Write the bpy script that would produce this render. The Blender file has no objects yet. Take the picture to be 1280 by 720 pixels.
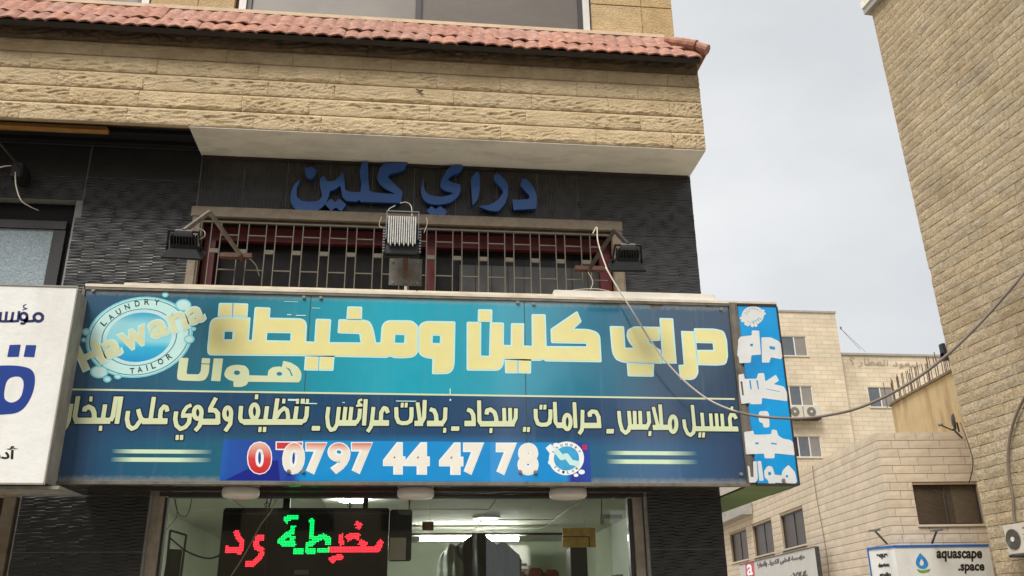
import bpy, bmesh, math, random
import numpy as np
from mathutils import Vector, Matrix, noise as mnoise
random.seed(7)
C = bpy.context.scene.collection
SC = bpy.context.scene
rad = math.radians

# ------------------------------------------------------------------ camera, world, sun
F = 1108.0; PITCH = rad(20.84); ROLL = rad(-0.80); YAW = rad(6.71)
EYE = Vector((0, 0, 1.6))
fwd = Vector((math.sin(YAW)*math.cos(PITCH), math.cos(YAW)*math.cos(PITCH), math.sin(PITCH)))
rt0 = Vector((math.cos(YAW), -math.sin(YAW), 0)); up0 = rt0.cross(fwd)
RT = rt0*math.cos(ROLL) + up0*math.sin(ROLL); UP = up0*math.cos(ROLL) - rt0*math.sin(ROLL)
cd = bpy.data.cameras.new('camera'); cam = bpy.data.objects.new('camera', cd); C.objects.link(cam)
cam.matrix_world = Matrix(((RT.x, UP.x, -fwd.x, EYE.x), (RT.y, UP.y, -fwd.y, EYE.y), (RT.z, UP.z, -fwd.z, EYE.z), (0, 0, 0, 1)))
cd.sensor_width = 36; cd.lens = 36*F/1280; cd.clip_end = 2000; cd.clip_start = 0.05
SC.camera = cam
SC.view_settings.view_transform = 'Standard'; SC.view_settings.look = 'None'
SC.view_settings.exposure = 1.56; SC.view_settings.gamma = 1

SUN_EL, SUN_AZ = rad(54), rad(214)      # azimuth measured clockwise from +Y
w = bpy.data.worlds.new('World'); SC.world = w; w.use_nodes = True
nt = w.node_tree; N = nt.nodes; L = nt.links; N.clear()
sky = N.new('ShaderNodeTexSky'); sky.sky_type = 'NISHITA'; sky.sun_disc = False
sky.sun_elevation = SUN_EL; sky.sun_rotation = SUN_AZ
tc = N.new('ShaderNodeTexCoord'); mp = N.new('ShaderNodeMapping'); mp.inputs['Scale'].default_value = (1, 1, 2.2)
nz = N.new('ShaderNodeTexNoise'); nz.inputs['Scale'].default_value = 2.3; nz.inputs['Detail'].default_value = 5; nz.inputs['Roughness'].default_value = .5
cr = N.new('ShaderNodeValToRGB'); e = cr.color_ramp.elements
e[0].position = .32; e[0].color = (2.36, 2.42, 2.49, 1); e[1].position = .68; e[1].color = (3.06, 3.09, 3.12, 1)
mx = N.new('ShaderNodeMix'); mx.data_type = 'RGBA'; mx.inputs[0].default_value = .98
bg = N.new('ShaderNodeBackground'); bg.inputs[1].default_value = 0.1; out = N.new('ShaderNodeOutputWorld')
L.new(tc.outputs['Generated'], mp.inputs[0]); L.new(mp.outputs[0], nz.inputs[0]); L.new(nz.outputs[0], cr.inputs[0])
L.new(sky.outputs[0], mx.inputs['A']); L.new(cr.outputs[0], mx.inputs['B']); L.new(mx.outputs['Result'], bg.inputs[0]); L.new(bg.outputs[0], out.inputs[0])

sl = bpy.data.lights.new('sun', 'SUN'); sl.energy = 1.5; sl.angle = rad(26); sl.color = (1, .97, .92)
so = bpy.data.objects.new('sun', sl); C.objects.link(so)
sd = Vector((math.sin(SUN_AZ)*math.cos(SUN_EL), math.cos(SUN_AZ)*math.cos(SUN_EL), math.sin(SUN_EL)))
so.rotation_euler = sd.to_track_quat('Z', 'Y').to_euler(); so.location = (0, -5, 20)

# ------------------------------------------------------------------ measuring helpers (picture point -> point on a real plane)
def ray(x, y):
    return (fwd + RT*((x-640)/F) - UP*((y-360)/F))
def onY(x, y, Y):
    d = ray(x, y); return EYE + d*(Y/d.y)
def onZ(x, y, Z):
    d = ray(x, y); return EYE + d*((Z-EYE.z)/d.z)

# ------------------------------------------------------------------ materials
def mat(name, col, rough=.7, var=.12, vs=3., bump=0., bs=60., metal=0., coat=0., spec=.5, rand=0., stain=None, stains=(.9, .9, .9), sta=.5, emit=0, coords=None, bd=0.01):
    m = bpy.data.materials.new(name); m.use_nodes = True
    nt = m.node_tree; N = nt.nodes; L = nt.links; b = N['Principled BSDF']
    b.inputs['Roughness'].default_value = rough; b.inputs['Metallic'].default_value = metal
    b.inputs['Specular IOR Level'].default_value = spec; b.inputs['Coat Weight'].default_value = coat
    b.inputs['Coat Roughness'].default_value = .04
    g = N.new('ShaderNodeNewGeometry')
    n = N.new('ShaderNodeTexNoise'); n.inputs['Scale'].default_value = vs; n.inputs['Detail'].default_value = 6; n.inputs['Roughness'].default_value = .65
    L.new(g.outputs['Position'], n.inputs['Vector'])
    r = N.new('ShaderNodeValToRGB'); e = r.color_ramp.elements
    lo = [max(0, c*(1-var)) for c in col]; hi = [min(1, c*(1+var)) for c in col]
    e[0].position = .3; e[0].color = (*lo, 1); e[1].position = .7; e[1].color = (*hi, 1)
    L.new(n.outputs[0], r.inputs[0]); src = r.outputs[0]
    if stain:
        mp = N.new('ShaderNodeMapping'); mp.inputs['Scale'].default_value = stains
        L.new(g.outputs['Position'], mp.inputs[0])
        n2 = N.new('ShaderNodeTexNoise'); n2.inputs['Scale'].default_value = 1; n2.inputs['Detail'].default_value = 5; n2.inputs['Roughness'].default_value = .6
        L.new(mp.outputs[0], n2.inputs['Vector'])
        r2 = N.new('ShaderNodeValToRGB'); r2.color_ramp.elements[0].position = .48; r2.color_ramp.elements[1].position = .72
        r2.color_ramp.elements[1].color = (sta, sta, sta, 1); r2.color_ramp.elements[0].color = (0, 0, 0, 1)
        L.new(n2.outputs[0], r2.inputs[0])
        mx = N.new('ShaderNodeMix'); mx.data_type = 'RGBA'; L.new(r2.outputs[0], mx.inputs[0]); L.new(src, mx.inputs['A']); mx.inputs['B'].default_value = (*stain, 1)
        src = mx.outputs['Result']
    if rand:
        oi = N.new('ShaderNodeObjectInfo'); mr = N.new('ShaderNodeMapRange'); mr.inputs[3].default_value = 1-rand; mr.inputs[4].default_value = 1+rand
        L.new(oi.outputs['Random'], mr.inputs[0])
        hs = N.new('ShaderNodeHueSaturation'); L.new(mr.outputs[0], hs.inputs['Value']); L.new(src, hs.inputs['Color'])
        mr2 = N.new('ShaderNodeMapRange'); mr2.inputs[3].default_value = 1+rand*.8; mr2.inputs[4].default_value = 1-rand*.8
        ml = N.new('ShaderNodeMath'); ml.operation = 'FRACT'; mm = N.new('ShaderNodeMath'); mm.operation = 'MULTIPLY'; mm.inputs[1].default_value = 7.31
        L.new(oi.outputs['Random'], mm.inputs[0]); L.new(mm.outputs[0], ml.inputs[0]); L.new(ml.outputs[0], mr2.inputs[0]); L.new(mr2.outputs[0], hs.inputs['Saturation'])
        src = hs.outputs[0]
    L.new(src, b.inputs['Base Color'])
    if bump:
        n3 = N.new('ShaderNodeTexNoise'); n3.inputs['Scale'].default_value = bs; n3.inputs['Detail'].default_value = 8; n3.inputs['Roughness'].default_value = .7
        L.new(g.outputs['Position'], n3.inputs['Vector'])
        bp = N.new('ShaderNodeBump'); bp.inputs['Strength'].default_value = bump; bp.inputs['Distance'].default_value = bd
        L.new(n3.outputs[0], bp.inputs['Height']); L.new(bp.outputs[0], b.inputs['Normal'])
    if emit:
        b.inputs['Emission Color'].default_value = (*col, 1); b.inputs['Emission Strength'].default_value = emit
    return m

def glassmat(name, tint, refl=.5, rough=.0, ior=1.5):
    m = bpy.data.materials.new(name); m.use_nodes = True
    nt = m.node_tree; N = nt.nodes; L = nt.links; N.remove(N['Principled BSDF']); o = N['Material Output']
    t = N.new('ShaderNodeBsdfTransparent'); t.inputs[0].default_value = (*tint, 1)
    g = N.new('ShaderNodeBsdfGlossy'); g.inputs['Roughness'].default_value = rough; g.inputs[0].default_value = (1, 1, 1, 1)
    f = N.new('ShaderNodeFresnel'); f.inputs[0].default_value = ior
    x = N.new('ShaderNodeMixShader'); L.new(f.outputs[0], x.inputs[0]); L.new(t.outputs[0], x.inputs[1]); L.new(g.outputs[0], x.inputs[2]); L.new(x.outputs[0], o.inputs[0])
    return m

def gradmat(name, axis, stops, rough=.35, coat=.6, lo=0, hi=1, var=.06, extra=None):
    """printed film whose ink colour runs along one world axis"""
    m = bpy.data.materials.new(name); m.use_nodes = True
    nt = m.node_tree; N = nt.nodes; L = nt.links; b = N['Principled BSDF']
    b.inputs['Roughness'].default_value = rough; b.inputs['Coat Weight'].default_value = coat; b.inputs['Coat Roughness'].default_value = .02; b.inputs['Coat IOR'].default_value = 1.8
    g = N.new('ShaderNodeNewGeometry'); s = N.new('ShaderNodeSeparateXYZ'); L.new(g.outputs['Position'], s.inputs[0])
    r = N.new('ShaderNodeMapRange'); r.inputs[1].default_value = lo; r.inputs[2].default_value = hi; L.new(s.outputs[axis], r.inputs[0])
    cr = N.new('ShaderNodeValToRGB'); el = cr.color_ramp.elements
    while len(el) < len(stops): el.new(.5)
    for k, (p, c) in enumerate(stops): el[k].position = p; el[k].color = (*c, 1)
    L.new(r.outputs[0], cr.inputs[0])
    n = N.new('ShaderNodeTexNoise'); n.inputs['Scale'].default_value = 9; n.inputs['Detail'].default_value = 6; L.new(g.outputs['Position'], n.inputs['Vector'])
    mr = N.new('ShaderNodeMapRange'); mr.inputs[3].default_value = 1-var*2; mr.inputs[4].default_value = 1+var*2; L.new(n.outputs[0], mr.inputs[0])
    hs = N.new('ShaderNodeHueSaturation'); L.new(cr.outputs[0], hs.inputs['Color']); L.new(mr.outputs[0], hs.inputs['Value'])
    L.new(hs.outputs[0], b.inputs['Base Color'])
    n.inputs['Roughness'].default_value = .6
    return m, hs, b, s

def srgb(r, g, b):
    f = lambda c: (c/255/12.92 if c <= 10 else ((c/255+.055)/1.055)**2.4)
    return (f(r), f(g), f(b))

# ------------------------------------------------------------------ object helpers
def thing(name, label, cat, loc, group=None):
    o = bpy.data.objects.new(name, None); C.objects.link(o); o.location = loc
    o['label'] = label; o['category'] = cat; o.empty_display_size = .1
    if group: o['group'] = group
    return o
def origin(o):
    v = Vector((0, 0, 0))
    while o is not None: v += o.location; o = o.parent
    return v
def link(name, me, m=None, parent=None, mtx=None, label=None, kind=None):
    o = bpy.data.objects.new(name, me); C.objects.link(o)
    if m is not None and not me.materials: me.materials.append(m)
    if mtx is not None: o.matrix_basis = mtx
    if parent is not None:
        o.parent = parent
        root = parent
        while root.parent is not None: root = root.parent
        # parts are modelled in place: undo the chain of parents
        o.matrix_parent_inverse = Matrix.Translation(-root.location) if parent is root else (parent['_m'] and Matrix.Identity(4)) if False else (parent_world(parent).inverted())
    if label: o['label'] = label
    if kind: o['kind'] = kind
    return o
def parent_world(o):
    if o.parent is None: return o.matrix_basis.copy() if o.type != 'EMPTY' else Matrix.Translation(o.location)
    return parent_world(o.parent) @ o.matrix_parent_inverse @ o.matrix_basis
def obj(name, bm, m, parent=None, smooth=False, **k):
    me = bpy.data.meshes.new(name); bm.to_mesh(me); bm.free()
    if smooth: me.shade_smooth()
    return link(name, me, m, parent, **k)
def solo(name, bm, m, label, cat, smooth=False, group=None):
    o = obj(name, bm, m, smooth=smooth); o['label'] = label; o['category'] = cat
    if group: o['group'] = group
    return o
def struct(name, bm, m):
    o = obj(name, bm, m); o['kind'] = 'structure'; return o
def BM(): return bmesh.new()
def box(bm, x0, x1, y0, y1, z0, z1, bev=0):
    vs = [bm.verts.new(p) for p in ((x0,y0,z0),(x1,y0,z0),(x1,y1,z0),(x0,y1,z0),(x0,y0,z1),(x1,y0,z1),(x1,y1,z1),(x0,y1,z1))]
    fs = [bm.faces.new([vs[i] for i in f]) for f in ((0,3,2,1),(4,5,6,7),(0,1,5,4),(1,2,6,5),(2,3,7,6),(3,0,4,7))]
    if bev:
        es = {e for f in fs for e in f.edges}
        bmesh.ops.bevel(bm, geom=list(es), offset=bev, segments=2, affect='EDGES')
    return vs
def obox(bm, c, ax, ay, az, hx, hy, hz):
    """box with centre c, unit axes and half sizes"""
    c, ax, ay, az = map(Vector, (c, ax, ay, az)); vs = []
    for k in (-1, 1):
        for (i, j) in ((-1,-1),(1,-1),(1,1),(-1,1)): vs.append(bm.verts.new(c+ax*hx*i+ay*hy*j+az*hz*k))
    for f in ((0,3,2,1),(4,5,6,7),(0,1,5,4),(1,2,6,5),(2,3,7,6),(3,0,4,7)): bm.faces.new([vs[i] for i in f])
def bar(bm, a, b, wd, dp=None, upv=(0,0,1)):
    a, b = Vector(a), Vector(b); d = (b-a); l = d.length; d.normalize()
    u = Vector(upv)
    if abs(u.dot(d)) > .95: u = Vector((0, 1, 0))
    s = d.cross(u).normalized(); u = s.cross(d)
    obox(bm, (a+b)/2, d, s, u, l/2, wd/2, (dp or wd)/2)
def tube(bm, pts, r, n=8, r2=None, cap=True):
    pts = [Vector(p) for p in pts]; rings = []
    prev = None
    for i, p in enumerate(pts):
        d = (pts[min(i+1, len(pts)-1)] - pts[max(i-1, 0)]).normalized()
        if prev is None:
            a = d.cross(Vector((0,0,1))) if abs(d.z) < .9 else d.cross(Vector((1,0,0)))
            a.normalize()
        else: a = (prev - d*prev.dot(d)).normalized()
        prev = a; b = d.cross(a)
        rr = r if r2 is None else r+(r2-r)*i/(len(pts)-1)
        rings.append([bm.verts.new(p+(a*math.cos(t)+b*math.sin(t))*rr) for t in (2*math.pi*k/n for k in range(n))])
    for A, B in zip(rings, rings[1:]):
        for k in range(n): bm.faces.new((A[k], A[(k+1)%n], B[(k+1)%n], B[k]))
    if cap: bm.faces.new(rings[0][::-1]); bm.faces.new(rings[-1])
def cyl(bm, c, ax, r, h, n=20, r2=None):
    c, ax = Vector(c), Vector(ax).normalized(); tube(bm, [c-ax*h/2, c+ax*h/2], r, n, r2)
def spline(pts, n=8):
    pts = [Vector(p) for p in pts]; out = []
    P = [pts[0]*2-pts[1]] + pts + [pts[-1]*2-pts[-2]]
    for i in range(1, len(P)-2):
        for k in range(n):
            t = k/n; a, b, c, d = P[i-1], P[i], P[i+1], P[i+2]
            out.append(.5*((2*b)+(c-a)*t+(2*a-5*b+4*c-d)*t*t+(3*b-a-3*c+d)*t**3))
    out.append(pts[-1]); return out

# ------------------------------------------------------------------ lettering: signed distance field -> flat mesh
def fillet(pts):
    """points (x, y[, r]): round each corner by r"""
    out = []; n = len(pts)
    for i, p in enumerate(pts):
        if len(p) < 3 or p[2] == 0: out.append((p[0], p[1])); continue
        a = Vector(pts[i-1][:2]); b = Vector(p[:2]); c = Vector(pts[(i+1)%n][:2])
        r1 = min(p[2], (a-b).length*.48); r2 = min(p[2], (c-b).length*.48)
        s = b+(a-b).normalized()*r1; e = b+(c-b).normalized()*r2
        for k in range(7):
            t = k/6; q = s*(1-t)**2+b*2*t*(1-t)+e*t*t; out.append((q.x, q.y))
    return out
def mapper(ox, oy, s, Y):
    def f(p):
        q = onY(ox+p[0]/s, oy+p[1]/s, Y); return (q.x, q.z)
    return f
def shp_poly(pts, f, hole=False): return ('P', [f(p) for p in fillet(pts)], hole)
def shp_stroke(pts, wd, f, s): return ('S', [f(p) for p in pts], wd/s/F*7.35/2)
def shp_ring(c, rx, ry, wd, f, s, n=22): return ('S', [f((c[0]+rx*math.cos(t), c[1]+ry*math.sin(t))) for t in (2*math.pi*k/n for k in range(n+1))], wd/s/F*7.35/2)
def shp_ell(c, rx, ry, f, hole=False, rot=0, n=28):
    ct, st = math.cos(rad(rot)), math.sin(rad(rot))
    return ('P', [f((c[0]+rx*math.cos(t)*ct-ry*math.sin(t)*st, c[1]+rx*math.cos(t)*st+ry*math.sin(t)*ct)) for t in (2*math.pi*k/n for k in range(n))], hole)
def sdf(shapes, X, Z):
    d = np.full(X.shape, 1e3)
    def seg(a, b):
        ax, az = a; bx, bz = b; dx, dz = bx-ax, bz-az; l = dx*dx+dz*dz+1e-12
        t = ((X-ax)*dx+(Z-az)*dz)/l; tc = np.clip(t, 0, 1)
        return np.hypot(X-ax-tc*dx, Z-az-tc*dz)
    holes = []
    for sh in shapes:
        if sh[0] == 'P':
            pts = sh[1]; dm = np.full(X.shape, 1e3); ins = np.zeros(X.shape, bool)
            for a, b in zip(pts, pts[1:]+pts[:1]):
                dm = np.minimum(dm, seg(a, b))
                c = ((a[1] > Z) != (b[1] > Z)); den = (b[1]-a[1]) or 1e-12
                ins ^= c & (X < (b[0]-a[0])*(Z-a[1])/den+a[0])
            dm = np.where(ins, -dm, dm)
            if sh[2]: holes.append(dm)
            else: d = np.minimum(d, dm)
        else:
            pts, r = sh[1], sh[2]; closed = pts[0] == pts[-1]
            for i, (a, b) in enumerate(zip(pts, pts[1:])):
                # flat-ended segments with round inner joints
                ux, uz = b[0]-a[0], b[1]-a[1]; l = math.hypot(ux, uz)+1e-9; ux /= l; uz /= l
                u = (X-(a[0]+b[0])/2)*ux+(Z-(a[1]+b[1])/2)*uz; v = -(X-a[0])*uz+(Z-a[1])*ux
                qx = np.abs(u)-l/2; qz = np.abs(v)-r
                dd = np.hypot(np.maximum(qx, 0), np.maximum(qz, 0))+np.minimum(np.maximum(qx, qz), 0)
                d = np.minimum(d, dd)
            for i in range(1, len(pts)-1): d = np.minimum(d, np.hypot(X-pts[i][0], Z-pts[i][1])-r)
    for h in holes: d = np.maximum(d, -h)
    return d
def march(shapes, levels, step=.0035):
    """flat meshes {level: (verts2d, faces)} of the area where distance < level"""
    xs = []; zs = []; pad = max(levels)+.012
    for sh in shapes:
        if sh[0] == 'P' and sh[2]: continue
        r = sh[2] if sh[0] == 'S' else 0
        xs += [p[0]-r for p in sh[1]]+[p[0]+r for p in sh[1]]; zs += [p[1]-r for p in sh[1]]+[p[1]+r for p in sh[1]]
    gx = np.arange(min(xs)-pad, max(xs)+pad+step, step); gz = np.arange(min(zs)-pad, max(zs)+pad+step, step)
    X, Z = np.meshgrid(gx, gz); D = sdf(shapes, X, Z); res = []
    for lv in levels:
        S = D-lv; I = S < 0
        V = []; Fc = []
        cnt = I[:-1,:-1].astype(int)+I[1:,:-1]+I[:-1,1:]+I[1:,1:]
        full = cnt == 4
        for j in range(full.shape[0]):
            row = full[j]
            if row.any():
                dd = np.diff(np.concatenate(([0], row.astype(int), [0]))); st = np.where(dd == 1)[0]; en = np.where(dd == -1)[0]
                for a, b in zip(st, en):
                    k = len(V); V += [(gx[a], gz[j]), (gx[b], gz[j]), (gx[b], gz[j+1]), (gx[a], gz[j+1])]; Fc.append((k, k+1, k+2, k+3))
        for j, i in zip(*np.where((cnt > 0) & (cnt < 4))):
            cs = [(i, j), (i+1, j), (i+1, j+1), (i, j+1)]; poly = []
            for q in range(4):
                (a, b), (c, d) = cs[q], cs[(q+1)%4]; va, vb = S[b, a], S[d, c]
                if va < 0: poly.append((gx[a], gz[b]))
                if (va < 0) != (vb < 0):
                    t = va/(va-vb); poly.append((gx[a]+(gx[c]-gx[a])*t, gz[b]+(gz[d]-gz[b])*t))
            if len(poly) > 2:
                k = len(V); V += poly; Fc.append(tuple(range(k, k+len(poly))))
        res.append((V, Fc))
    return res
class Flat:
    def __init__(s): s.V = []; s.F = []
    def add(s, vf, Y):
        k = len(s.V); s.V += [(x, Y, z) for x, z in vf[0]]; s.F += [tuple(i+k for i in f) for f in vf[1]]
    def build(s, name, m, parent, **kw):
        me = bpy.data.meshes.new(name); me.from_pydata(s.V, [], s.F); return link(name, me, m, parent, **kw)

def text_mesh(t, bold=0, mirror=False, res=4):
    c = bpy.data.curves.new('t', 'FONT'); c.body = t; c.offset = bold; c.resolution_u = res; c.fill_mode = 'BOTH'
    o = bpy.data.objects.new('t', c); C.objects.link(o)
    me = bpy.data.meshes.new_from_object(o.evaluated_get(bpy.context.evaluated_depsgraph_get()))
    bpy.data.objects.remove(o); bpy.data.curves.remove(c)
    V = [(v.co.x, v.co.y) for v in me.vertices]; Fc = [tuple(p.vertices) for p in me.polygons]; bpy.data.meshes.remove(me)
    return V, Fc
def fit_text(t, bold, quad):
    """text stretched into a quad: bottom left, bottom right, top right, top left (3D)"""
    V, Fc = text_mesh(t, bold); xs = [v[0] for v in V]; ys = [v[1] for v in V]; x0, x1, y0, y1 = min(xs), max(xs), min(ys), max(ys)
    bl, br, tr, tl = map(Vector, quad); out = []
    for x, y in V:
        u = (x-x0)/(x1-x0); v = (y-y0)/(y1-y0); out.append((bl*(1-u)+br*u)*(1-v)+(tl*(1-u)+tr*u)*v)
    return out, Fc
class Mesh3:
    def __init__(s): s.V = []; s.F = []
    def add(s, vf, off=(0,0,0)):
        k = len(s.V); s.V += [Vector(v)+Vector(off) for v in vf[0]]; s.F += [tuple(i+k for i in f) for f in vf[1]]
    def build(s, name, m, parent, **kw):
        me = bpy.data.meshes.new(name); me.from_pydata(s.V, [], s.F); return link(name, me, m, parent, **kw)
AR = {'a': 0}
def shape_arabic(s):
    """logical Arabic -> visual order presentation forms (isolated, final, initial, medial)"""
    base = {'ا': (0xFE8D, 2), 'أ': (0xFE83, 2), 'ب': (0xFE8F, 4), 'ة': (0xFE93, 2), 'ت': (0xFE95, 4), 'ج': (0xFE9D, 4), 'ح': (0xFEA1, 4), 'خ': (0xFEA5, 4), 'د': (0xFEA9, 2), 'ر': (0xFEAD, 2), 'س': (0xFEB1, 4), 'ص': (0xFEB9, 4), 'ط': (0xFEC1, 4), 'ع': (0xFEC9, 4), 'ق': (0xFED5, 4), 'ك': (0xFED9, 4), 'ل': (0xFEDD, 4), 'م': (0xFEE1, 4), 'ن': (0xFEE5, 4), 'ه': (0xFEE9, 4), 'و': (0xFEED, 2), 'ي': (0xFEF1, 4), 'ؤ': (0xFE85, 2), 'ء': (0xFE80, 1)}
    out = []; n = len(s)
    for i, ch in enumerate(s):
        if ch not in base: out.append(ch); continue
        cp, k = base[ch]
        pv = i > 0 and s[i-1] in base and base[s[i-1]][1] == 4 and k > 1
        nx = i < n-1 and s[i+1] in base and base[s[i+1]][1] > 1 and k == 4
        out.append(chr(cp + ((3 if nx else 1) if pv else (2 if nx else 0))))
    return ''.join(out[::-1])

# ------------------------------------------------------------------ palette
M = {}
M['stone'] = mat('yellow_limestone', srgb(218,193,152), .85, .14, 7, 1.0, 55, rand=.02, stain=srgb(180,146,100), stains=(2.2,1.2,5), sta=.5, bd=.028)
M['stone_dirty_shaded'] = mat('stained_shaded_limestone', srgb(128,108,82), .9, .35, 8, .4, 80, rand=.04)  # dirt stain plus shade of the tile overhang, both put into the colour
M['joint'] = mat('dark_mortar', srgb(120,92,60), .95, .2, 20, .3, 80)
M['plaster'] = mat('cream_plaster', srgb(226,220,206), .9, .08, 2.5, .25, 50, stain=srgb(132,116,94), stains=(3,7,7), sta=.3)
M['black_soffit'] = mat('near_black_soffit', srgb(16,15,15), .75, .25, 3, .2, 60)
M['tile'] = mat('black_relief_tile', srgb(50,49,48), .42, .18, 3, .1, 150, spec=.5, rand=.06, stain=srgb(90,88,84), stains=(2,2,6), sta=.18)
M['grout'] = mat('pale_grout', srgb(140,140,136), .9, .2, 20)
M['clay'] = mat('red_clay_tile', srgb(158,114,98), .9, .22, 14, .3, 60, rand=.1, stain=srgb(190,150,128), stains=(14,14,14), sta=.75)
M['cement'] = mat('cement_flashing', srgb(214,188,158), .9, .15, 6, .3, 50)
M['alu'] = mat('grey_aluminium', srgb(150,148,142), .45, .12, 12, metal=.4)
M['alu_dark'] = mat('dark_aluminium', srgb(62,60,60), .45, .12, 12, metal=.3)
M['white_pvc'] = mat('white_window_frame', srgb(205,203,196), .5, .08, 9)
M['beige_metal'] = mat('weathered_beige_metal', srgb(120,108,90), .65, .2, 9, .2, 60, stain=srgb(96,70,48), stains=(5,5,12), sta=.5)
M['post'] = mat('dusty_aluminium_post', srgb(158,148,134), .6, .2, 9, stain=srgb(96,84,72), stains=(9,9,2), sta=.5)
M['brownpane'] = mat('brown_window_film', srgb(62,52,44), .35, .2, 1.5, spec=.3)
M['rust'] = mat('rusty_brown_steel', srgb(84,56,42), .75, .3, 30, .3, 120)
M['bar'] = mat('pale_grille_steel', srgb(100,92,78), .6, .2, 15)
M['red'] = mat('red_painted_frame', srgb(84,16,18), .55, .15, 8)
M['dark_glass'] = mat('dark_window_glass', srgb(36,35,34), .25, .25, 2, spec=.35)
M['black'] = mat('black_cast_metal', srgb(28,29,30), .5, .2, 30, .1, 100)
M['grey_metal'] = mat('grey_metal', srgb(120,122,122), .45, .15, 20, metal=.5)
M['dusty'] = mat('dusty_silver_fin', srgb(196,194,188), .6, .25, 35, .1, 80)
M['blue'] = mat('blue_letter_acrylic', srgb(24,84,156), .4, .1, 6, coat=.3)
M['white_face'] = mat('white_sign_film', srgb(236,234,228), .35, .04, 3, .3, 3, coat=.3, stain=srgb(196,190,176), stains=(3,1,.8), sta=.45, bd=.03)
M['white_side'] = mat('dirty_white_sign_edge', srgb(150,146,136), .7, .2, 6, stain=srgb(90,84,74), stains=(9,9,3), sta=.5)
M['navy_print'] = mat('royal_blue_print', srgb(32,62,140), .35, .05, 6, coat=.3)
M['navy_text'] = mat('dark_navy_print', srgb(32,38,92), .35, .05, 6, coat=.3)
M['frame'] = mat('grimy_sign_frame', srgb(112,104,92), .6, .25, 8, .1, 60, stain=srgb(58,50,42), stains=(6,6,3), sta=.7)
M['frame_dark'] = mat('dark_brown_soffit', srgb(48,39,33), .6, .3, 5, .15, 40)
M['under'] = mat('glossy_brown_soffit_panel', srgb(40,33,29), .25, .3, 5, .05, 40, coat=1.)
M['ledge'] = mat('cream_metal_ledge', srgb(214,203,182), .6, .12, 6, stain=srgb(168,140,112), stains=(4,4,9), sta=.6)
M['bolt'] = mat('steel_cap', srgb(150,152,152), .35, .1, 30, metal=.6)
M['yellow'] = mat('pale_yellow_print', srgb(228,218,150), .3, .05, 4, coat=.6)
M['yellow2'] = mat('cream_green_print', srgb(212,220,178), .3, .04, 4, coat=.6)
M['cyanline'] = mat('ice_blue_outline_print', srgb(196,232,226), .3, .04, 6, coat=.6)
M['inkblack'] = mat('black_outline_print', srgb(14,24,32), .3, .05, 6, coat=.6)
M['digit'] = mat('cream_digit_print', srgb(236,230,216), .3, .03, 8, coat=.6)
M['white_print'] = mat('white_print', srgb(236,240,238), .3, .03, 8, coat=.6)
M['lampwhite'] = mat('frosted_white_lamp', srgb(206,200,192), .4, .05, 9)
M['sidewhite'] = mat('matt_white_cutout', srgb(214,214,210), .6, .06, 9)
M['green'] = mat('green_painted_soffit', srgb(92,120,58), .7, .15, 3, stain=srgb(120,104,84), stains=(3,3,3), sta=.4)
M['far_stone'] = mat('pale_dressed_stone', srgb(192,177,156), .85, .1, 2.5, .25, 40, rand=.06)
M['far_stone2'] = mat('creamy_far_stone', srgb(214,194,160), .85, .1, 1.5, .2, 30, stain=srgb(160,132,98), stains=(.5,.5,1.4), sta=.4)
M['tall_stone'] = mat('rough_tan_stone', srgb(182,164,134), .95, .34, 15, 1.0, 20, rand=.09, stain=srgb(136,116,88), stains=(.7,.7,.45), sta=.55, bd=.07)
M['mort2'] = mat('sandy_mortar', srgb(206,186,150), .95, .12, 6)
M['mort3'] = mat('pale_grey_mortar', srgb(150,132,108), .95, .12, 6)
M['tanplaster'] = mat('stained_tan_plaster', srgb(192,168,126), .9, .1, 1.5, .2, 20, stain=srgb(140,100,62), stains=(4.5,1.6,.35), sta=.8)
M['asphalt'] = mat('asphalt', (.05,.05,.052), .9, .25, 3, .4, 60)
M['paving'] = mat('pale_pavement', srgb(176,168,154), .9, .12, 4, .3, 40)
M['concrete'] = mat('grey_concrete', srgb(150,146,138), .9, .15, 4, .3, 40)
M['street_wall'] = mat('opposite_stone', srgb(150,138,118), .9, .15, 1.2, .3, 20)
M['room'] = mat('greyish_green_wall', srgb(196,204,184), .8, .06, 2)
M['ceiling'] = mat('grey_ceiling_board', srgb(206,208,194), .85, .07, 3)
M['tube'] = mat('lit_fluorescent_tube', (1,1,.93), .5, 0, 1, emit=24)
M['lit'] = mat('lit_ceiling_lamp', (1,1,.95), .5, 0, 1, emit=80)
M['ledred'] = mat('red_led', (1,.03,.05), .5, 0, 1, emit=1.5)
M['ledgreen'] = mat('green_led', (.0,.9,.16), .5, 0, 1, emit=1.1)
M['ledblack'] = mat('black_led_board', srgb(16,12,12), .35, .2, 10, coat=.4)
M['gold'] = mat('gold_foil_card', srgb(214,166,72), .35, .3, 22, .5, 30, metal=.15)
M['wood'] = mat('pine_plank', srgb(176,128,66), .7, .2, 9, stain=srgb(110,70,30), stains=(2,30,30), sta=.6)
M['brown'] = mat('brown_wood_plaque', srgb(120,78,40), .6, .2, 20)
M['bag'] = mat('dark_drape', srgb(30,31,30), .5, .4, 9, .5, 20)
M['film'] = mat('crumpled_grey_cover', srgb(128,132,122), .25, .3, 14, .8, 22, coat=.5)
M['redcloth'] = mat('folded_brown_red_cloth', srgb(110,52,38), .8, .3, 12, .3, 40)
M['cable'] = mat('beige_cable', srgb(196,186,168), .55, .1, 20)
M['cable_dark'] = mat('brown_grey_cable', srgb(112,100,88), .6, .15, 12)
M['blackcable'] = mat('black_cable', srgb(28,27,26), .5, .1, 20)
M['acwhite'] = mat('off_white_ac_casing', srgb(190,184,170), .5, .08, 6)
M['acgrille'] = mat('grey_ac_fan_grille', srgb(108,102,92), .6, .2, 20)
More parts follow.
